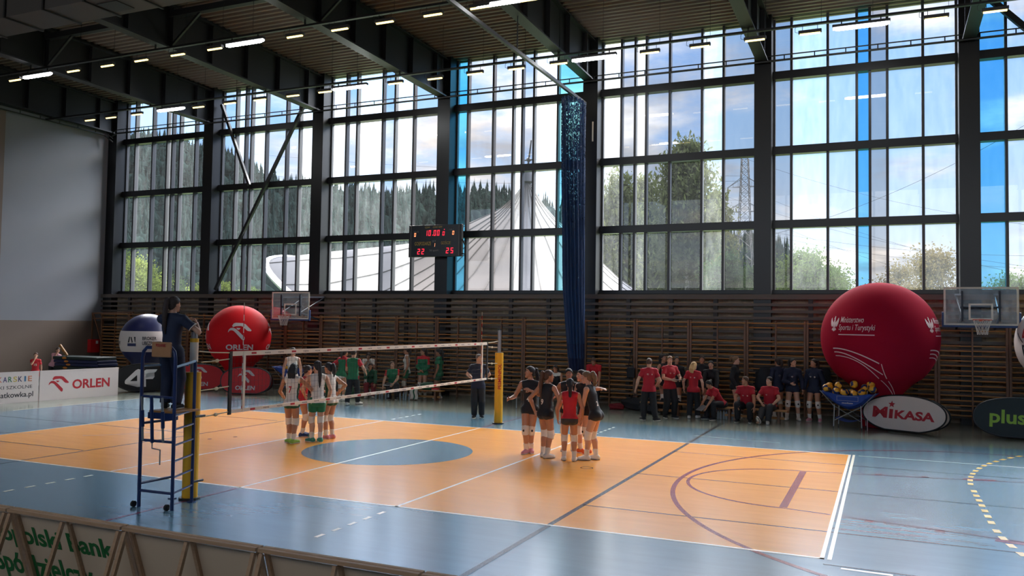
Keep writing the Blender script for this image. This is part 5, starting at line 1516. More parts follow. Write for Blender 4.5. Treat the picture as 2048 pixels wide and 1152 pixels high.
def person(label, pos, yaw=180, H=1.78, z0=0.0, sex='f', h=.0125, lean=0, side=0, twist=0, pz=.525, po=(0, 0), head=(0, 0, 0), aL='hang', aR='hang', feet=None, seat=False, knee=None,
           top=('tank', 'black'), bottom=('shorts', 'black'), pads=None, socks='white', shoes='white', hair=('pony', 'dkbrown', .22), sk='t', num=None, kid=False, group=None, hold=None, footyaw=(12, -12), hemv=None, cuff=None, girth=1.0, heel=None):
    yaw = yaw + math.degrees(math.atan2(CAM.x - pos[0], pos[1] - CAM.y))    # yaw is told as seen: 0 = back turned to the camera
    t = thing('person', label, 'person', (pos[0], pos[1], z0), R(yaw), group)
    W2L = Matrix.Translation((pos[0], pos[1], z0)) @ Matrix.Rotation(R(yaw), 4, 'Z'); W2L = W2L.inverted()
    male = sex == 'm'
    G = girth * (1.06 if male else 1.0)
    X_, Y_, Z_ = A3(1, 0, 0), A3(0, 1, 0), A3(0, 0, 1)
    Pc = A3(po[0] * H, po[1] * H, pz * H)
    up = rotv(rotv(Z_, X_, -lean), Y_, side)
    fw = unit(rotv(Y_, X_, -lean)); fw = unit(fw - up * (fw @ up))
    rt = np.cross(fw, up)
    tw = lambda v: rotv(v, up, twist)
    rs, fs = tw(rt), tw(fw)
    PM = np.stack([rt, fw, up], 1); CM = np.stack([rs, fs, up], 1)
    sw = (.109 if male else .103) * H * (.92 if kid else 1)
    neck = Pc + up * .318 * H
    shC = Pc + up * .275 * H
    sh = {1: shC + rs * sw, -1: shC - rs * sw}
    hip = {s: Pc + rt * s * .047 * H - up * .018 * H for s in (1, -1)}
    hs = 1.16 if kid else 1.0
    hu = unit(up * .55 + Z_ * .45) if lean < 50 else up
    hf = unit(fs - hu * (fs @ hu)); hf = rotv(hf, hu, head[0]); hr = np.cross(hf, hu)
    hf = rotv(hf, hr, head[1]); hu = rotv(hu, hr, head[1]); hu = rotv(hu, hf, head[2]); hr = np.cross(hf, hu)
    hc = neck + unit(hu + unit(up)) * .092 * H * (1.05 if kid else 1) + hf * .012 * H
    HM = np.stack([hr, hf, hu], 1)
    hd = lambda x, y, z: hc + (hr * x + hf * y + hu * z) * H * hs
    E = lambda c, M, *r: ('e', c, M, np.array(r, float) * H)
    C = lambda a, b, ra, rb=None: ('c', a, b, ra * H, (ra if rb is None else rb) * H)
    pe = lambda x, y, z, M=PM: Pc + M @ (A3(x, y, z) * H)
    if male: tr = [(E(pe(0, 0, 0), PM, .086, .062, .074), .03), (E(pe(0, 0, .09), PM, .083, .060, .10), .05), (E(pe(0, .004, .205, CM), CM, .096, .066, .10), .05)]
    else: tr = [(E(pe(0, -.004, -.01), PM, .080, .060, .075), .03), (E(pe(0, 0, .09), PM, .073, .051, .10), .05), (E(pe(0, .002, .205, CM), CM, .083, .058, .095), .05)]
    tr = [((p[0], p[1], p[2], p[3] * A3(G, G, 1)), k) for p, k in tr]
    glut = [(('e', pe(s * .038, -.031, -.035), PM, np.array([.043, .042, .050]) * H * (G if not male else .94)), .03) for s in (1, -1)]
    bust = [] if (male or kid) else [(('e', pe(s * .038, .040, .205, CM), CM, np.array([.034, .032, .036]) * H), .02) for s in (1, -1)]
    shl = [(C(shC - rs * sw * .86, shC + rs * sw * .86, .034 if not male else .037), .035), (C(neck - up * .005 * H, shC + rs * sw * .7, .030, .026), .03), (C(neck - up * .005 * H, shC - rs * sw * .7, .030, .026), .03)]
    torso = tr + glut + bust + shl
    # legs
    if feet is None: feet = {1: (.055, -.01), -1: (-.055, .01)}
    J = {}
    for s in (1, -1):
        f = feet[s]; fy = footyaw[0] if s == -1 else footyaw[1]
        fz = (f[2] if len(f) > 2 else 0.0)
        ank = A3(f[0] * H, f[1] * H, (.045 + fz) * H)
        kh = (A3(s * .12, 1, .05) if not seat else A3(s * .15, .7, 1)) if knee is None or knee.get(s) is None else A3(*knee[s])
        kn, ank = ik(hip[s], ank, .242 * H, .232 * H, kh)
        J[s] = (hip[s], kn, ank, rotv(Y_, Z_, fy))
    g = G if not male else G * .98
    legs = []
    for s in (1, -1):
        hp, kn, an, fd = J[s]
        cf = kn + (an - kn) * .32 - fd * .010 * H
        legs += [(C(hp, kn, .0525 * g, .036 * g), .025), (C(kn, cf, .0335 * g, .0350 * g), .012), (C(cf, an, .0345 * g, .0205), .010)]
        legs += [(C(an - fd * .018 * H - Z_ * .018 * H, an + fd * .075 * H - Z_ * .028 * H, .024, .016), .010)]
    # arms and hands
    arms = []; AJ = {}
    for s, sp in ((1, aR), (-1, aL)):
        if isinstance(sp, str): tgt, hint = ARM[sp]
        else: tgt, hint = sp
        hv = rs * s * hint[0] + Y_ * hint[1] + Z_ * hint[2]
        if len(tgt) == 4: tg = np.array((W2L @ Vector(tgt[:3]))[:])
        else: tg = sh[s] + (rs * s * tgt[0] + fs * tgt[1] + Z_ * tgt[2]) * H
        el, wr = ik(sh[s], tg, .172 * H, .150 * H, hv)
        AJ[s] = (sh[s], el, wr)
        ga = 1.0 if not male else 1.14
        ga *= girth
        arms += [(C(sh[s], el, .0285 * ga, .0225 * ga), .02), (C(el, el + (wr - el) * .3, .0225 * ga, .0232 * ga), .010), (C(el + (wr - el) * .3, wr, .0232 * ga, .0155), .008)]
        d = unit(wr - el)
        inw = (hc if np.linalg.norm(wr - hc) < .2 * H else Pc + up * .1 * H) - wr
        n = unit(inw - d * (inw @ d)); w = np.cross(d, n)
        if (w @ fs) < 0: w = -w     # w points to the thumb side
        hl = .94 if not male else 1.05
        for q in range(4):
            off = (q - 1.5) * .0112 * H * hl
            kn0 = wr + d * .012 * H - w * off * .6; kn1 = wr + d * (.052 - .002 * abs(q - 1)) * H * hl - w * off
            arms.append((C(kn0, kn1, .0085 * hl, .0068 * hl), .006))
            fl = (.041, .046, .043, .034)[q] * H * hl; d2 = unit(d + n * .28); d3 = unit(d + n * .85)
            k2 = kn1 + d2 * fl * .52; arms.append((C(kn1, k2, .0058 * hl, .0053 * hl), .002)); arms.append((C(k2, k2 + d3 * fl * .48, .0053 * hl, .0047 * hl), .002))
        th0 = wr + d * .014 * H + w * .012 * H; th1 = th0 + unit(d * .7 + w * .8 + n * .3) * .030 * H * hl
        arms.append((C(th0, th1, .0078 * hl, .0064 * hl), .004)); arms.append((C(th1, th1 + unit(d + w * .25 + n * .45) * .024 * H * hl, .006 * hl, .005 * hl), .002))
    hw = [(('e', hd(0, -.006, .012), HM, np.array([.041, .052, .051]) * H * hs), .008), (('e', hd(0, .016, -.026), HM, np.array([.032, .034, .036]) * H * hs), .02),
          (C(neck - up * .02 * H, hd(0, -.010, -.025), .031 if not male else .036, .029 if not male else .034), .015),
          (C(hd(0, .048, .004), hd(0, .0565, -.014), .0055 * hs, .0078 * hs), .006), (C(hd(-.008, .045, -.036), hd(.008, .045, -.036), .008 * hs), .006), (C(hd(0, .038, -.054), hd(0, .040, -.054), .014 * hs), .012)]
    for s in (1, -1): hw.append((('e', hd(s * .042, -.004, -.006), HM, np.array([.006, .012, .017]) * H * hs), .004))
    body_pr = torso + legs + arms + hw
    V, F = field_mesh([(body_pr, 0.0, [])], h)
    body = quad_obj('body', V, F, skin(sk), t)
    # face
    for s in (1, -1):
        e = MB().sphere((0, 0, 0), 1, 10, 6); M = np.array([.0078, .0045, .0044]) * H * hs
        e.v = [tuple(hd(s * .0175, .0452, .006) + HM @ (A3(v) * M)) for v in e.v]; eo = e.build('eye', M_eyew, t, True)
        e = MB().sphere((0, 0, 0), 1, 8, 6); M = np.array([.0040, .0026, .0042]) * H * hs
        e.v = [tuple(hd(s * .0175, .0480, .006) + HM @ (A3(v) * M)) for v in e.v]; e.build('iris', M_eyed, eo, True)
    hm = HAIR[hair[1]]
    for s in (1, -1):
        MB().tube([tuple(hd(s * .008, .0500, .0185)), tuple(hd(s * .019, .0485, .0205)), tuple(hd(s * .028, .0420, .0175))], .0022 * H * hs, 5).build('eyebrow', HAIR['black'] if hair[1] != 'blonde' else hm, t, True)
    MB().tube([tuple(hd(-.0135, .0470, -.0335)), tuple(hd(0, .0540, -.0345)), tuple(hd(.0135, .0470, -.0335))], .0036 * H * hs, 6).build('mouth', M_lip, t, True)
    # hair
    if hair[0] != 'bald':
        cn = unit(hf * .80 - hu * .60)
        short = hair[0] == 'short'
        cap = (([(('e', hd(0, -.008, .016), HM, np.array([.0475, .0575, .0560]) * H * hs), 0)] + ([] if short else [(('e', hd(0, -.026, -.02), HM, np.array([.038, .034, .040]) * H * hs), .012)])), .0015, [(hd(0, .010, .004), cn)])
        pcs = [cap]
        L = hair[2]; r = .019
        dn = unit(Z_ * -1 + up * -.4)
        bk = -hf
        if hair[0] in ('pony', 'curly'):
            a = hd(0, -.052, .022); b = a + (bk * .030 + hu * .010) * H; P = [a, b]
            for q in range(1, 5): P.append(b + (bk * (.018 * math.sin(q * .7)) + dn * L * q / 4) * H)
            rr = [.014, .021, .024, .022, .018, .008]
            pr = [(C(P[i], P[i + 1], rr[i] * (1.35 if hair[0] == 'curly' else 1), rr[i + 1] * (1.35 if hair[0] == 'curly' else 1)), .010) for i in range(5)]
            if hair[0] == 'curly':
                gq = np.random.default_rng(5)
                for i in range(1, 6):
                    for q in range(5): pr.append((C(P[i] + gq.normal(0, .014, 3) * H, P[i] + gq.normal(0, .016, 3) * H, .009), .006))
            pcs.append((pr, 0, []))
        elif hair[0] == 'bun':
            pcs.append(([(C(hd(0, -.055, .026), hd(0, -.066, .030), .024), 0)], 0, []))
        elif hair[0] == 'long':
            pr = []
            for x in (-.030, -.012, .012, .030):
                a = hd(x, -.040, .0); b = hd(x * 1.15, -.058, -.06); cpt = b + (bk * .004 + dn * L) * H
                pr += [(C(a, b, .022, .022), .012), (C(b, cpt, .021, .012), .012)]
            for s in (1, -1): pr.append((C(hd(s * .040, -.010, .015), hd(s * .045, -.022, -.06), .014, .014), .012))
            pcs.append((pr, 0, []))
        V, F = field_mesh(pcs, min(h, .011)); quad_obj('hair', V, F, hm, t)
    # clothing
    def cut_limb(a, b, f): u = unit(b - a); return (a + (b - a) * f, u)
    mt = lambda c: CLOTH[c] if c in CLOTH else CLOTH['black']
    kind, col = top[0], top[1]
    inf = {'tank': .012, 'tee': .018, 'jacket': .018, 'vest': .012}[kind]
    hem = {'tank': -.058, 'tee': -.060, 'jacket': -.060, 'vest': -.03}[kind]
    if seat: hem = -.01
    if hemv is not None: hem = hemv
    base = tr + bust + (glut if kind != 'tank' or True else []) + [(C(shC - rs * sw * (.72 if kind in ('tank', 'vest') else .95), shC + rs * sw * (.72 if kind in ('tank', 'vest') else .95), .033 if not male else .035), .03)] + [(C(neck - up * .008 * H, shC + rs * s_ * sw * .66, .029, .026), .03) for s_ in (1, -1)]
    base = base + [(C(J[s][0], J[s][0] + (J[s][1] - J[s][0]) * .14, (.0530 if kind == 'tank' else .0555) * g, (.0515 if kind == 'tank' else .0545) * g), .025) for s in (1, -1)]
    pcs = [(base, inf, [(pe(0, 0, hem), -up), (neck + up * (.004 if kind in ('tank', 'vest') else .012) * H, up)])]
    if kind == 'tee':
        for s in (1, -1): pcs.append(([(C(AJ[s][0] - rs * s * .02 * H, AJ[s][1], .036 if not male else .038, .031), .0)], inf * .8, [cut_limb(AJ[s][0], AJ[s][1], .62)]))
    if kind == 'jacket':
        for s in (1, -1): pcs.append(([(C(AJ[s][0] - rs * s * .02 * H, AJ[s][1], .036, .031), 0), (C(AJ[s][1], AJ[s][2], .031, .022), .01)], inf * .8, [cut_limb(AJ[s][1], AJ[s][2], .97)]))
        pcs.append(([(C(neck - up * .02 * H, neck + up * .028 * H, .036), 0)], .006, [(neck + up * .022 * H, up)]))
    hh = min(h, .012)
    V, F = field_mesh(pcs, hh)
    jo = quad_obj({'tank': 'jersey', 'tee': 'shirt', 'jacket': 'jacket', 'vest': 'training_vest'}[kind], V, F, mt(col), t)
    if len(top) > 2:      # shoulder panel or sleeves in a second colour
        jo.data.materials.append(mt(top[2]))
        zc = float((shC - up * .02 * H) @ up)
        for p_ in jo.data.polygons:
            c = np.array(p_.center[:])
            lat = abs((c - Pc) @ rs)
            if top[3] == 'shoulder' and (c @ up > zc + .012 * H or lat > sw * 1.02 and c @ up > zc - .1 * H): p_.material_index = 1
            elif top[3] == 'sleeve' and lat > sw * 1.0: p_.material_index = 1
            elif top[3] == 'sides' and abs((c - Pc) @ fs) < .030 * H and lat > .045 * H and c @ up < zc - .03 * H: p_.material_index = 1
    if cuff:
        for s in (1, -1):
            a, u = cut_limb(AJ[s][0], AJ[s][1], .60); e1 = unit(np.cross(u, A3(.3, .5, .8))); e2 = np.cross(u, e1)
            MB().tube([tuple(a + (e1 * math.cos(q * math.pi / 10) + e2 * math.sin(q * math.pi / 10)) * (.0315 * H + inf)) for q in range(20)], .006, 5, closed=True).build('cuff', mt(cuff), jo, True)
    bk_, bc = bottom
    pel = [(tr[0][0], .03)] + [(p, .03) for p, _ in glut]
    if bk_ == 'shorts' or bk_ == 'loose':
        fr = .22 if bk_ == 'shorts' else .55; i2 = .008 if bk_ == 'shorts' else .016
        pcs = [(pel, i2, [(pe(0, 0, hem + .016), up)])] + [([(C(J[s][0], J[s][1], .0535 * g, .038 * g), 0)], i2, [cut_limb(J[s][0], J[s][1], fr)]) for s in (1, -1)]
        if bk_ == 'shorts': pcs = [(pel + [(C(J[s][0], J[s][0] + (J[s][1] - J[s][0]) * .12, .0530 * g, .051 * g), .02) for s in (1, -1)], i2, [(pe(0, 0, hem + .016), up)] + ([] if seat else [(pe(0, 0, -.105), -up)]))]
        nm = 'shorts'
    else:
        pcs = [(pel, .012, [(pe(0, 0, hem + .008), up)])] + [([(C(J[s][0], J[s][1], .0545 * g, .043 * g), .02), (C(J[s][1], J[s][2], .043 * g, .034), .02)], .019, [cut_limb(J[s][1], J[s][2], .97)]) for s in (1, -1)]
        nm = 'trousers'
    V, F = field_mesh(pcs, hh); quad_obj(nm, V, F, mt(bc), t)
    for s in (1, -1):
        hp, kn, an, fd = J[s]
        if pads:
            a = kn + unit(hp - kn) * .052 * H; b = kn + unit(an - kn) * .050 * H
            V, F = field_mesh([([(C(a, kn, .039 * g, .037 * g), 0), (C(kn, b, .037 * g, .036 * g), .01)], .007, [(a, unit(hp - kn)), (b, unit(an - kn))])], hh)
            po_ = quad_obj('knee_pad', V, F, mt(pads), t)
            c0 = kn + fd * (.037 * g * H + .011)
            q = MB().sphere((0, 0, 0), 1, 8, 6); q.v = [tuple(c0 + np.stack([np.cross(fd, Z_), fd, Z_], 1) @ (A3(v) * A3(.012, .005, .014) * H)) for v in q.v]; q.build('pad_mark', CLOTH['black'], po_, True)
        if socks and nm == 'shorts':
            a = an + (kn - an) * .34
            V, F = field_mesh([([(C(a, an, .030, .0235), 0)], .004, [(a, unit(kn - an))])], hh); quad_obj('sock', V, F, mt(socks), t)
        gz = an - Z_ * .045 * H
        if heel and s in heel: fdv = unit(fd * math.cos(R(heel[s])) + Z_ * math.sin(R(heel[s]))); nz_ = unit(np.cross(np.cross(fdv, Z_), fdv)); gz = an - nz_ * .045 * H
        else: fdv, nz_ = fd, Z_
        pr = [(C(an - fdv * .020 * H - nz_ * .020 * H, an + fdv * .078 * H - nz_ * .026 * H, .0275, .021), 0), (C(an - fdv * .006 * H, an + fdv * .045 * H - nz_ * .020 * H, .0245, .022), .012)]
        V, F = field_mesh([(pr, .003, [(gz, -nz_), (an + nz_ * .012 * H, nz_)])], hh); so = quad_obj('shoe', V, F, mt(shoes), t)
        sd = np.cross(fdv, nz_)
        sp = [tuple(gz + fdv * (.028 + .071 * math.cos(q * math.pi / 8)) * H + sd * .027 * H * math.sin(q * math.pi / 8) * (1.0 if math.cos(q * math.pi / 8) > 0 else .9) + nz_ * .006 * H) for q in range(16)]
        MB().tube(sp, .0055 * H, 5, closed=True).build('sole', CLOTH['white'] if shoes != 'white' else CLOTH['grey'], so, True)
    if num:
        bvh = BVHTree.FromPolygons([tuple(v.co) for v in jo.data.vertices], [tuple(p_.vertices) for p_ in jo.data.polygons])
        for nm_ in (num if isinstance(num, list) else [num]):
            s_, sd_, cc, dx, dz, wd, ht = nm_
            f_ = fs * (1 if sd_ == 'front' else -1); r_ = np.cross(Z_, -f_) * -1
            r_ = unit(np.cross(f_, up)) * -1 if False else unit(np.cross(up, f_)) 
            o_ = Pc + up * dz * H + r_ * dx * H + f_ * .4
            if s_ == '#logo': T = dice(fit2d(wing_logo(1), -wd / 2 * H, wd / 2 * H, -ht / 2 * H, ht / 2 * H), .03)
            else: T = dice(fit2d(text2d(s_, 1, .03), -wd / 2 * H, wd / 2 * H, -ht / 2 * H, ht / 2 * H), .03)
            VV = []
            for x, y in T[0]:
                p_ = o_ + r_ * x + up * y
                hit = bvh.ray_cast(Vector(p_), Vector(-f_), 1.0)
                VV.append((hit[0] + Vector(f_) * .004) if hit[0] else Vector(p_ - f_ * .35))
            mesh_obj('lettering', VV, T[1], mt(cc), jo)
    if hold:
        hold(t, AJ, Pc, fs, rs, up, H)
    return t
HAIR = {k: mat('hair ' + k, srgb(*c), .6, var=.4, scale=40, stretch=(3, 3, .5), bump=.5) for k, c in {'black': (28, 24, 24), 'dkbrown': (52, 36, 30), 'brown': (84, 56, 40), 'ltbrown': (126, 94, 66), 'blonde': (206, 170, 116), 'grey': (110, 100, 94)}.items()}
CLOTH = {k: mat('cloth ' + k, srgb(*c), .75, var=.10, scale=16) for k, c in {'black': (30, 30, 34), 'navy': (24, 32, 56), 'white': (226, 218, 208), 'red': (196, 32, 44), 'crimson': (176, 24, 42), 'green': (28, 112, 74), 'dkgreen': (24, 84, 58),
         'grey': (120, 120, 122), 'lime': (150, 196, 84), 'pink': (214, 140, 150), 'orange': (216, 98, 38), 'teal': (60, 140, 120), 'maroon': (128, 28, 40), 'blue': (44, 62, 110), 'charcoal': (52, 50, 52), 'gold': (222, 190, 120), 'rose': (206, 150, 160), 'leg': (40, 84, 60)}.items()}
def clipboard(t, AJ, Pc, fs, rs, up, H, m=None, off=.05):
    c = (AJ[1][2] + AJ[-1][2]) / 2 + fs * off * H
    ex, ey = rs, unit(fs * .85 - up * .3 + A3(0, 0, .35)); n = np.cross(ex, ey)
    P = [c + ex * a * .17 + ey * b * .12 + n * d for d in (0, .012) for a, b in ((-1, -1), (1, -1), (1, 1), (-1, 1))]
    w = t.matrix_basis
    o = MB().add([tuple((w @ Vector(p))[:]) for p in P], [(3, 2, 1, 0), (4, 5, 6, 7), (0, 1, 5, 4), (1, 2, 6, 5), (2, 3, 7, 6), (3, 0, 4, 7)]).build('clipboard', m or CLOTH['grey'])
    return o
# ------------------------------------------------------------------ who stands where
NEAR = .0095
def at_y(u, y, v=760): return at(u, v, 1, y).x
GH, GL, GB, GW = 'black jersey team in a huddle', 'white jersey team in a huddle', 'people at the right benches', 'green clad team at the left bench'
BK = dict(top=('tank', 'black'), bottom=('shorts', 'charcoal'), pads='white', socks='white', h=NEAR, group=GH)
person('black jersey player number 4 facing the camera with right forearm held out', (2.77, 1.18), 176, 1.84, head=(-62, 2, 0), aR=((.13, .12, -.17), (.2, -.8, -.8)), aL=((-.085, .115, -.075), (1, .2, -.8)),
       feet={1: (.035, .02), -1: (-.015, -.06)}, knee={1: (.1, 1, 0), -1: (.25, 1, 0)}, footyaw=(15, -25), shoes='pink', hair=('pony', 'black', .20), sk='t', lean=-2, num=[('4', 'front', 'white', -.02, .105, .035, .062), ('#logo', 'front', 'white', -.035, .19, .03, .022)], **BK)
person('black jersey player number 9 seen from behind with long brown ponytail and hand on hip', (3.27, .82), -38, 1.80, head=(-35, -4, 0), aL=((.065, -.02, -.27), (1, -.6, 0)), aR=((.0, .09, -.235), (1, -.5, 0)),
       feet={1: (.045, -.02), -1: (-.055, .03)}, footyaw=(20, -30), shoes='white', hair=('pony', 'brown', .30), sk='t', lean=5, num=('9', 'back', 'white', -.015, .11, .038, .066), **BK)
person('smiling black jersey player facing the camera in the back of the huddle', (3.36, 1.95), 178, 1.79, head=(8, 2, 0), aR=((.13, .09, -.15), (.5, -.4, -1)), aL=((.05, .16, -.15), (.5, -.3, -1)),
       feet={1: (.05, .02), -1: (-.06, .0)}, hair=('bun', 'black', 0), sk='d', lean=6, **BK)
person('short player in red jersey seen from behind in the black jersey huddle', (3.85, .68), -2, 1.66, hemv=-.015, head=(4, -14, 0), aL=((.045, .06, -.29), (.6, -.8, 0)), aR=((.045, .06, -.29), (.6, -.8, 0)), feet={1: (.062, .0), -1: (-.062, .02)},
       hair=('pony', 'black', .26), sk='t', lean=8, top=('tank', 'red', 'gold', 'none'), bottom=('shorts', 'charcoal'), pads='white', h=NEAR, group=GH)
person('black jersey player with orange shoes facing left in the huddle', (3.80, 1.78), 128, 1.79, head=(-8, 0, 0), aR=((.02, .16, -.20), (.4, -.3, -1)), aL=((4.42, 1.18, 1.44, 'w'), (.7, .2, -.5)),
       feet={1: (.05, .02), -1: (-.05, -.02)}, footyaw=(10, -30), shoes='orange', hair=('bun', 'dkbrown', 0), sk='l', lean=8, num=('16', 'front', 'gold', -.02, .09, .05, .055), **BK)
person('black jersey player with curly ponytail leaning into the huddle from the right', (4.22, 1.03), 68, 1.82, head=(12, -2, 0), aL=((.0, .08, -.30), (.3, -.8, 0)), aR=((3.95, 1.6, 1.34, 'w'), (.4, -.2, -1)),
       feet={1: (.05, -.03), -1: (-.055, .045)}, footyaw=(22, -8), shoes='white', hair=('curly', 'ltbrown', .13), sk='l', lean=15, po=(0, -.035), num=('2', 'back', 'white', -.02, .10, .03, .055), **BK)
WH = dict(bottom=('shorts', 'dkgreen'), pads='white', socks='white', h=NEAR, group=GL)
person('white jersey player with red number 7 seen from behind in lime shoes', (-2.46, -.16), -14, 1.78, head=(-8, -8, 0), aL=((.02, .13, -.25), (.8, -.5, -.2)), aR=((.10, .18, -.14), (.8, -.3, -.6)),
       feet={1: (.04, -.02), -1: (-.03, .04)}, footyaw=(40, -35), shoes='lime', hair=('long', 'black', .06), sk='t', lean=6, num=('7', 'back', 'red', -.012, .145, .04, .085), top=('tank', 'white', 'dkgreen', 'sides'), **WH)
person('red jersey player in the white jersey huddle reaching forward with bare arm', (-2.98, .88), -82, 1.68, head=(6, -6, 0), aR=((-.02, .27, -.13), (.3, -.2, -1)), aL=((.05, .26, -.05), (.6, -.2, -.8)),
       feet={1: (.05, .0), -1: (-.05, .02)}, shoes='blue', hair=('bun', 'dkbrown', 0), sk='t', lean=8, top=('tank', 'red'), bottom=('shorts', 'red'), pads='white', socks='white', h=NEAR, group=GL)
person('dark haired player facing the camera in the white jersey huddle', (-2.66, 1.02), 172, 1.72, head=(-10, -8, 0), aR=((.05, .16, -.10), (.7, -.2, -.8)), aL=((.10, .15, -.12), (.7, -.2, -.8)),
       feet={1: (.06, .0), -1: (-.06, .02)}, shoes='teal', hair=('bun', 'dkbrown', 0), sk='t', lean=10, top=('tank', 'white', 'red', 'sides'), **WH)
person('white jersey player seen from behind with long black ponytail and green shorts', (-2.10, .30), 12, 1.83, head=(10, -6, 0), aL=((.02, .16, -.22), (.8, -.4, -.4)), aR=((.05, .08, -.28), (.6, -.8, 0)),
       feet={1: (.045, -.01), -1: (-.055, .02)}, footyaw=(38, 5), shoes='teal', hair=('pony', 'black', .30), sk='l', lean=5, top=('tank', 'white'), bottom=('loose', 'green'), pads='white', socks='white', h=NEAR, group=GL)
person('white jersey player in pink shoes at the right edge of the white huddle', (-2.14, .86), 48, 1.77, head=(10, -6, 0), aR=((.10, .02, -.20), (.6, -1, -.2)), aL=((.03, .18, -.16), (.7, -.3, -.6)),
       feet={1: (.045, .0), -1: (-.05, .02)}, footyaw=(20, 0), shoes='pink', hair=('pony', 'black', .16), sk='t', lean=6, top=('tank', 'white', 'dkgreen', 'sides'), **WH)
# officials
person('woman referee in navy polo clapping on top of the referee stand', (-.15, -5.87), -26, 1.69, z0=1.40, h=.0095, head=(-28, -4, 0), aR=((.055, .14, -.035), (1, -.5, -1)), aL=((-.10, .25, -.02), (1, -.2, -1)),
       feet={1: (.055, .0), -1: (-.055, .02)}, top=('tee', 'navy'), bottom=('trousers', 'navy'), shoes='black', hair=('pony', 'dkbrown', .30), sk='l', cuff='white')
person('second referee in dark polo and trousers standing by the far net post', (-1.07, 6.44), 180, 1.84, sex='m', head=(38, 0, 0), aL='behind', aR='behind', feet={1: (.055, .0), -1: (-.06, -.04)},
       top=('tee', 'navy'), bottom=('trousers', 'black'), shoes='black', hair=('short', 'grey', 0), sk='l')
# green clad team, left bench
person('player in white jersey standing alone by the red oval banner behind the net', (at_y(584, 6.6), 6.6), 180, 1.84, head=(45, 0, 0), aL='hang', aR='hang', top=('tank', 'white'), bottom=('shorts', 'dkgreen'), pads='white', shoes='blue', hair=('bun', 'dkbrown', 0), sk='l', group=GW)
person('player in green jacket with red shoulders beside the coach in dark trousers', (at_y(682, 8.5), 8.5), -40, 1.78, lean=14, head=(-10, 0, 0), aL=((.16, .06, -.22), (1, -.6, 0)), aR='front', top=('jacket', 'green', 'red', 'shoulder'), bottom=('shorts', 'white'), pads='white', shoes='white', hair=('pony', 'dkbrown', .15), sk='t', group=GW)
person('coach in green polo with red sleeves and dark trousers walking away', (-6.22, 7.6), -25, 1.80, sex='m', head=(-20, 0, 0), aL='front', aR=((.09, .12, -.22), (.6, -.7, -.3)), feet={1: (.06, .10), -1: (-.05, -.12)}, footyaw=(5, -40),
       top=('tee', 'green', 'red', 'sleeve'), bottom=('trousers', 'black'), shoes='white', hair=('short', 'dkbrown', 0), sk='l', group=GW)
person('player bending forward to drink behind the left bench', (at_y(737, 10.95), 10.95), 175, 1.72, lean=38, po=(0, -.05), head=(0, -10, 0), aL='mouth', aR='mouth', top=('tee', 'white'), bottom=('shorts', 'dkgreen'), pads='white', hair=('long', 'dkbrown', .05), sk='t', group=GW)
person('seated player in green jacket and dark red trousers with hand at her mouth', (at_y(741, 10.22, 780), 10.22), 176, 1.68, seat=True, pz=.275, lean=12, head=(0, -10, 0), aR='mouth', aL='knee', feet={1: (.07, .24), -1: (-.07, .22)},
       top=('jacket', 'dkgreen'), bottom=('trousers', 'maroon'), shoes='white', hair=('long', 'dkbrown', .05), sk='t', group=GW)
person('seated coach in green and red polo holding a board on his knees', (at_y(787, 10.27, 780), 10.27), 172, 1.80, sex='m', seat=True, pz=.262, lean=8, side=4, head=(30, 10, 0), aR=((.05, .20, -.24), (1, -.3, -.2)), aL=((-.06, .2, -.2), (1, -.3, -.3)), feet={1: (.05, .24), -1: (-.09, .24)},
       top=('tee', 'green', 'red', 'sleeve'), bottom=('trousers', 'black'), shoes='black', hair=('short', 'brown', 0), sk='l', group=GW, hold=lambda *a: tag(clipboard(*a), 'pale board on the lap of the seated green shirted coach', 'clipboard'))
person('player in white jersey and green shorts standing in profile behind the left bench', (at_y(813, 11.0), 11.0), 88, 1.82, head=(0, -12, 0), aL='hang', aR='front', top=('tank', 'white'), bottom=('loose', 'green'), pads='white', hair=('pony', 'dkbrown', .16), sk='t', group=GW)
person('player in green jacket with red shoulders and hands clasped behind the left bench', (at_y(846, 10.95), 10.95), 160, 1.78, head=(-35, -5, 0), aL='clasp', aR='clasp', top=('jacket', 'green', 'red', 'shoulder'), bottom=('shorts', 'maroon'), pads='white', hair=('pony', 'dkbrown', .12), sk='t', group=GW)
person('player in green shirt with black ponytail turned away at the end of the left bench', (at_y(878, 11.0), 11.0), 70, 1.78, head=(15, -12, 0), aL='hang', aR='hang', top=('tee', 'green'), bottom=('loose', 'dkgreen'), pads=None, hair=('pony', 'black', .22), sk='d', group=GW)
# right benches
person('man in red shirt bending over behind the black jersey huddle, right of the blue curtain', (at_y(1188, 11.3), 11.3), 176, 1.78, sex='m', lean=32, po=(0, -.05), head=(-10, -20, 0), aL='knee', aR='knee', top=('tee', 'red'), bottom=('trousers', 'black'), shoes='black', hair=('short', 'brown', 0), sk='t', group=GB)
person('dark haired woman in black crouching behind the number 9 player', (at_y(1113, 10.6), 10.6), 170, 1.66, lean=24, pz=.40, po=(0, -.04), feet={1: (.07, .05), -1: (-.07, .05)}, head=(-15, -5, 0), aL='front', aR='front', top=('tank', 'black', 'white', 'shoulder'), bottom=('shorts', 'black'), hair=('long', 'dkbrown', .04), sk='t', group=GB)
person('man in red shirt and black trousers walking away at the left of the right benches', (3.42, 8.55), 12, 1.79, sex='m', head=(-22, -3, 0), aL=((.10, .02, -.29), (.5, -1, 0)), aR=((.03, .10, -.25), (.6, -.8, 0)), feet={1: (.10, -.05), -1: (-.075, .03)}, footyaw=(25, -65),
       top=('tee', 'crimson'), bottom=('trousers', 'black'), shoes='black', hair=('short', 'brown', 0), sk='l', group=GB, num=[('#logo', 'back', 'white', -.035, .22, .035, .03), ('o', 'back', 'white', .035, .22, .02, .02)])
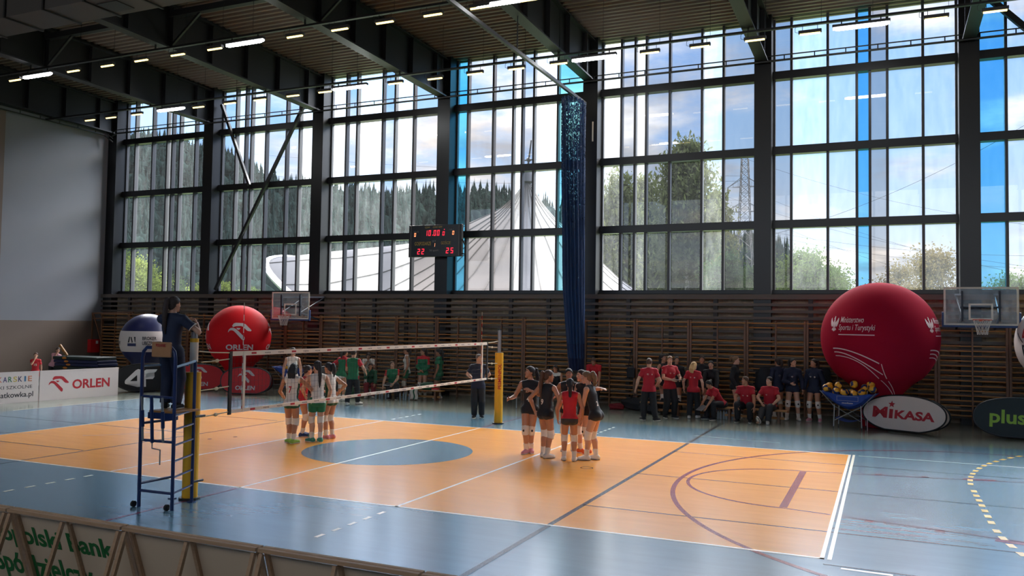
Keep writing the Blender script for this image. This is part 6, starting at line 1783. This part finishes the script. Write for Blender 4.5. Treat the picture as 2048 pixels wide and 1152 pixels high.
person('tall player in black sleeveless jersey behind the coach with the board', (at_y(1326, 10.9), 10.9), -128, 1.84, head=(-10, 0, 0), aL='hang', aR='hang', top=('tank', 'black'), bottom=('shorts', 'black'), pads='white', hair=('pony', 'black', .15), sk='t', group=GB)
person('man in red shirt holding a board in front of him', (3.80, 9.5), -148, 1.84, sex='m', head=(-18, -2, 0), aL=((-.03, .19, -.17), (.7, -.4, -.6)), aR=((-.03, .19, -.17), (.7, -.4, -.6)), feet={1: (.07, -.02), -1: (-.07, .03)}, top=('tee', 'crimson'), bottom=('trousers', 'black'), shoes='black',
       hair=('short', 'ltbrown', 0), sk='l', group=GB, num=[('#logo', 'front', 'white', -.035, .20, .03, .022), ('o', 'front', 'white', .035, .20, .02, .02)], hold=lambda *a: tag(clipboard(*a), 'grey board held by the standing red shirted man', 'clipboard'))
person('dark haired player in black jacket just right of the coach with the board', (at_y(1353, 10.8), 10.8), 165, 1.78, head=(20, 0, 0), top=('jacket', 'black'), bottom=('shorts', 'black'), pads='white', hair=('bun', 'black', 0), sk='t', group=GB)
person('blonde woman in red shirt and black trousers seen from behind', (4.46, 9.75), -14, 1.68, head=(-30, -6, 0), aL=((.08, .05, -.29), (.5, -.8, 0)), aR=((.06, .04, -.29), (.5, -.8, 0)), feet={1: (.06, .06), -1: (-.06, -.05)}, top=('tee', 'crimson'), bottom=('trousers', 'black'), shoes='white', hair=('long', 'blonde', .07), sk='p', group=GB,
       num=[('#logo', 'back', 'white', -.035, .20, .03, .025), ('o', 'back', 'white', .035, .20, .02, .02)])
person('player in black jacket with one hand raised behind the blonde woman', (at_y(1404, 11.0), 11.0), 178, 1.82, head=(-8, 0, 0), aR='up', aL='hang', top=('jacket', 'black'), bottom=('shorts', 'black'), pads='white', hair=('bun', 'dkbrown', 0), sk='t', group=GB)
person('player in black jacket leaning forward over the bench in talk', (at_y(1424, 10.75), 10.75), 172, 1.78, lean=30, po=(0, -.05), head=(0, 12, 0), aL='knee', aR='knee', top=('jacket', 'black'), bottom=('shorts', 'black'), pads='white', hair=('bun', 'black', 0), sk='l', group=GB)
person('seated person in red shirt and pale cap bent forward over a board', (at_y(1443, 9.95, 800), 9.95), 122, 1.74, seat=True, pz=.27, lean=36, head=(0, -14, 0), aL='fwd', aR='fwd', feet={1: (.07, .24), -1: (-.09, .20)}, top=('tee', 'crimson'), bottom=('trousers', 'black'), shoes='black', hair=('bun', 'black', 0), sk='t', group=GB,
       hold=lambda *a: tag(clipboard(*a), 'grey board on the knees of the bent red shirted person', 'clipboard'))
person('player in black jacket standing in profile facing right behind the seated coaches', (at_y(1470, 11.0), 11.0), -104, 1.84, head=(0, -6, 0), aR=((.05, .06, -.29), (.4, -.8, 0)), top=('jacket', 'black'), bottom=('shorts', 'black'), pads='white', hair=('pony', 'ltbrown', .05), sk='p', group=GB)
person('seated bearded man in red shirt looking left with elbows on his knees', (at_y(1493, 9.9, 800), 9.9), 170, 1.80, sex='m', seat=True, pz=.262, lean=14, head=(-48, 2, 0), aL=((.05, .16, -.24), (1, -.2, -.2)), aR=((.0, .17, -.22), (1, -.3, -.2)), feet={1: (.10, .22), -1: (-.09, .20)}, top=('tee', 'crimson'), bottom=('trousers', 'black'), shoes='black',
       hair=('short', 'brown', 0), sk='t', group=GB, num=[('#logo', 'front', 'white', -.035, .18, .03, .022), ('o', 'front', 'white', .035, .18, .02, .02)])
person('seated dark haired man in red shirt with one leg stretched towards the court', (at_y(1540, 9.9, 800), 9.9), 166, 1.78, sex='m', seat=True, pz=.265, lean=4, head=(-30, 2, 0), aL=((-.02, .17, -.22), (1, -.2, -.2)), aR=((-.02, .18, -.2), (1, -.3, -.2)), feet={1: (.06, .42, .02), -1: (-.04, .30)}, heel={1: 55}, top=('tee', 'crimson'), bottom=('trousers', 'charcoal'), shoes='white',
       hair=('short', 'black', 0), sk='l', group=GB, num=[('#logo', 'front', 'white', -.035, .19, .03, .022)])
JK = dict(top=('jacket', 'navy'), bottom=('shorts', 'navy'), pads='white', socks='white', group=GB)
person('player in dark jacket turned away, leftmost of three at the right end of the benches', (at_y(1556, 11.2), 11.2), 24, 1.82, head=(20, 0, 0), shoes='white', hair=('pony', 'dkbrown', .12), sk='t', num=('#logo', 'back', 'grey', 0, .18, .05, .04), **JK)
person('player in dark jacket, middle of the three at the right end of the benches', (7.18, 10.85), 182, 1.83, head=(40, 0, 0), aR='front', aL='hang', feet={1: (.09, .0), -1: (-.09, -.01)}, shoes='white', hair=('pony', 'black', .10), sk='l', num=('#logo', 'front', 'white', -.01, .18, .035, .028), **JK)
person('player in dark jacket facing left, rightmost of three at the right end of the benches', (7.78, 10.9), 164, 1.83, head=(-30, 0, 0), aR='hang', aL='hang', feet={1: (.07, .0), -1: (-.09, -.01)}, shoes='pink', hair=('pony', 'dkbrown', .12), sk='t', num=[('#logo', 'front', 'white', -.035, .19, .03, .025), ('o', 'front', 'white', .03, .19, .025, .025)], **JK)
for u_, lab_ in ((1527, 'black jacket hanging on the climbing bars left of the three dark jacketed players'), (1645, 'black jacket hanging on the climbing bars right of the three dark jacketed players')):
    p_ = at(u_, 762, 1, 11.78); lump('hanging_jacket', lab_, 'clothing', p_.x, 11.84, p_.z - .42, .26, .10, .40, M_bagk, 12)
# children by the left wall
person('child in red shirt with hand at the mouth behind the white boards', (-19.0, 5.75), 178, 1.36, kid=True, aR='mouth', aL='hang', top=('tee', 'red'), bottom=('loose', 'red'), hair=('short', 'brown', 0), sk='l', num=('15', 'front', 'white', 0, .17, .07, .06))
person('girl in pink and white top leaning on the mat pile', (-21.35, 8.25), 190, 1.46, kid=True, lean=10, side=-14, aR='mouth', aL=((.20, .06, -.16), (.6, -.2, -1)), top=('tee', 'rose'), bottom=('trousers', 'black'), hair=('pony', 'dkbrown', .1), sk='l')
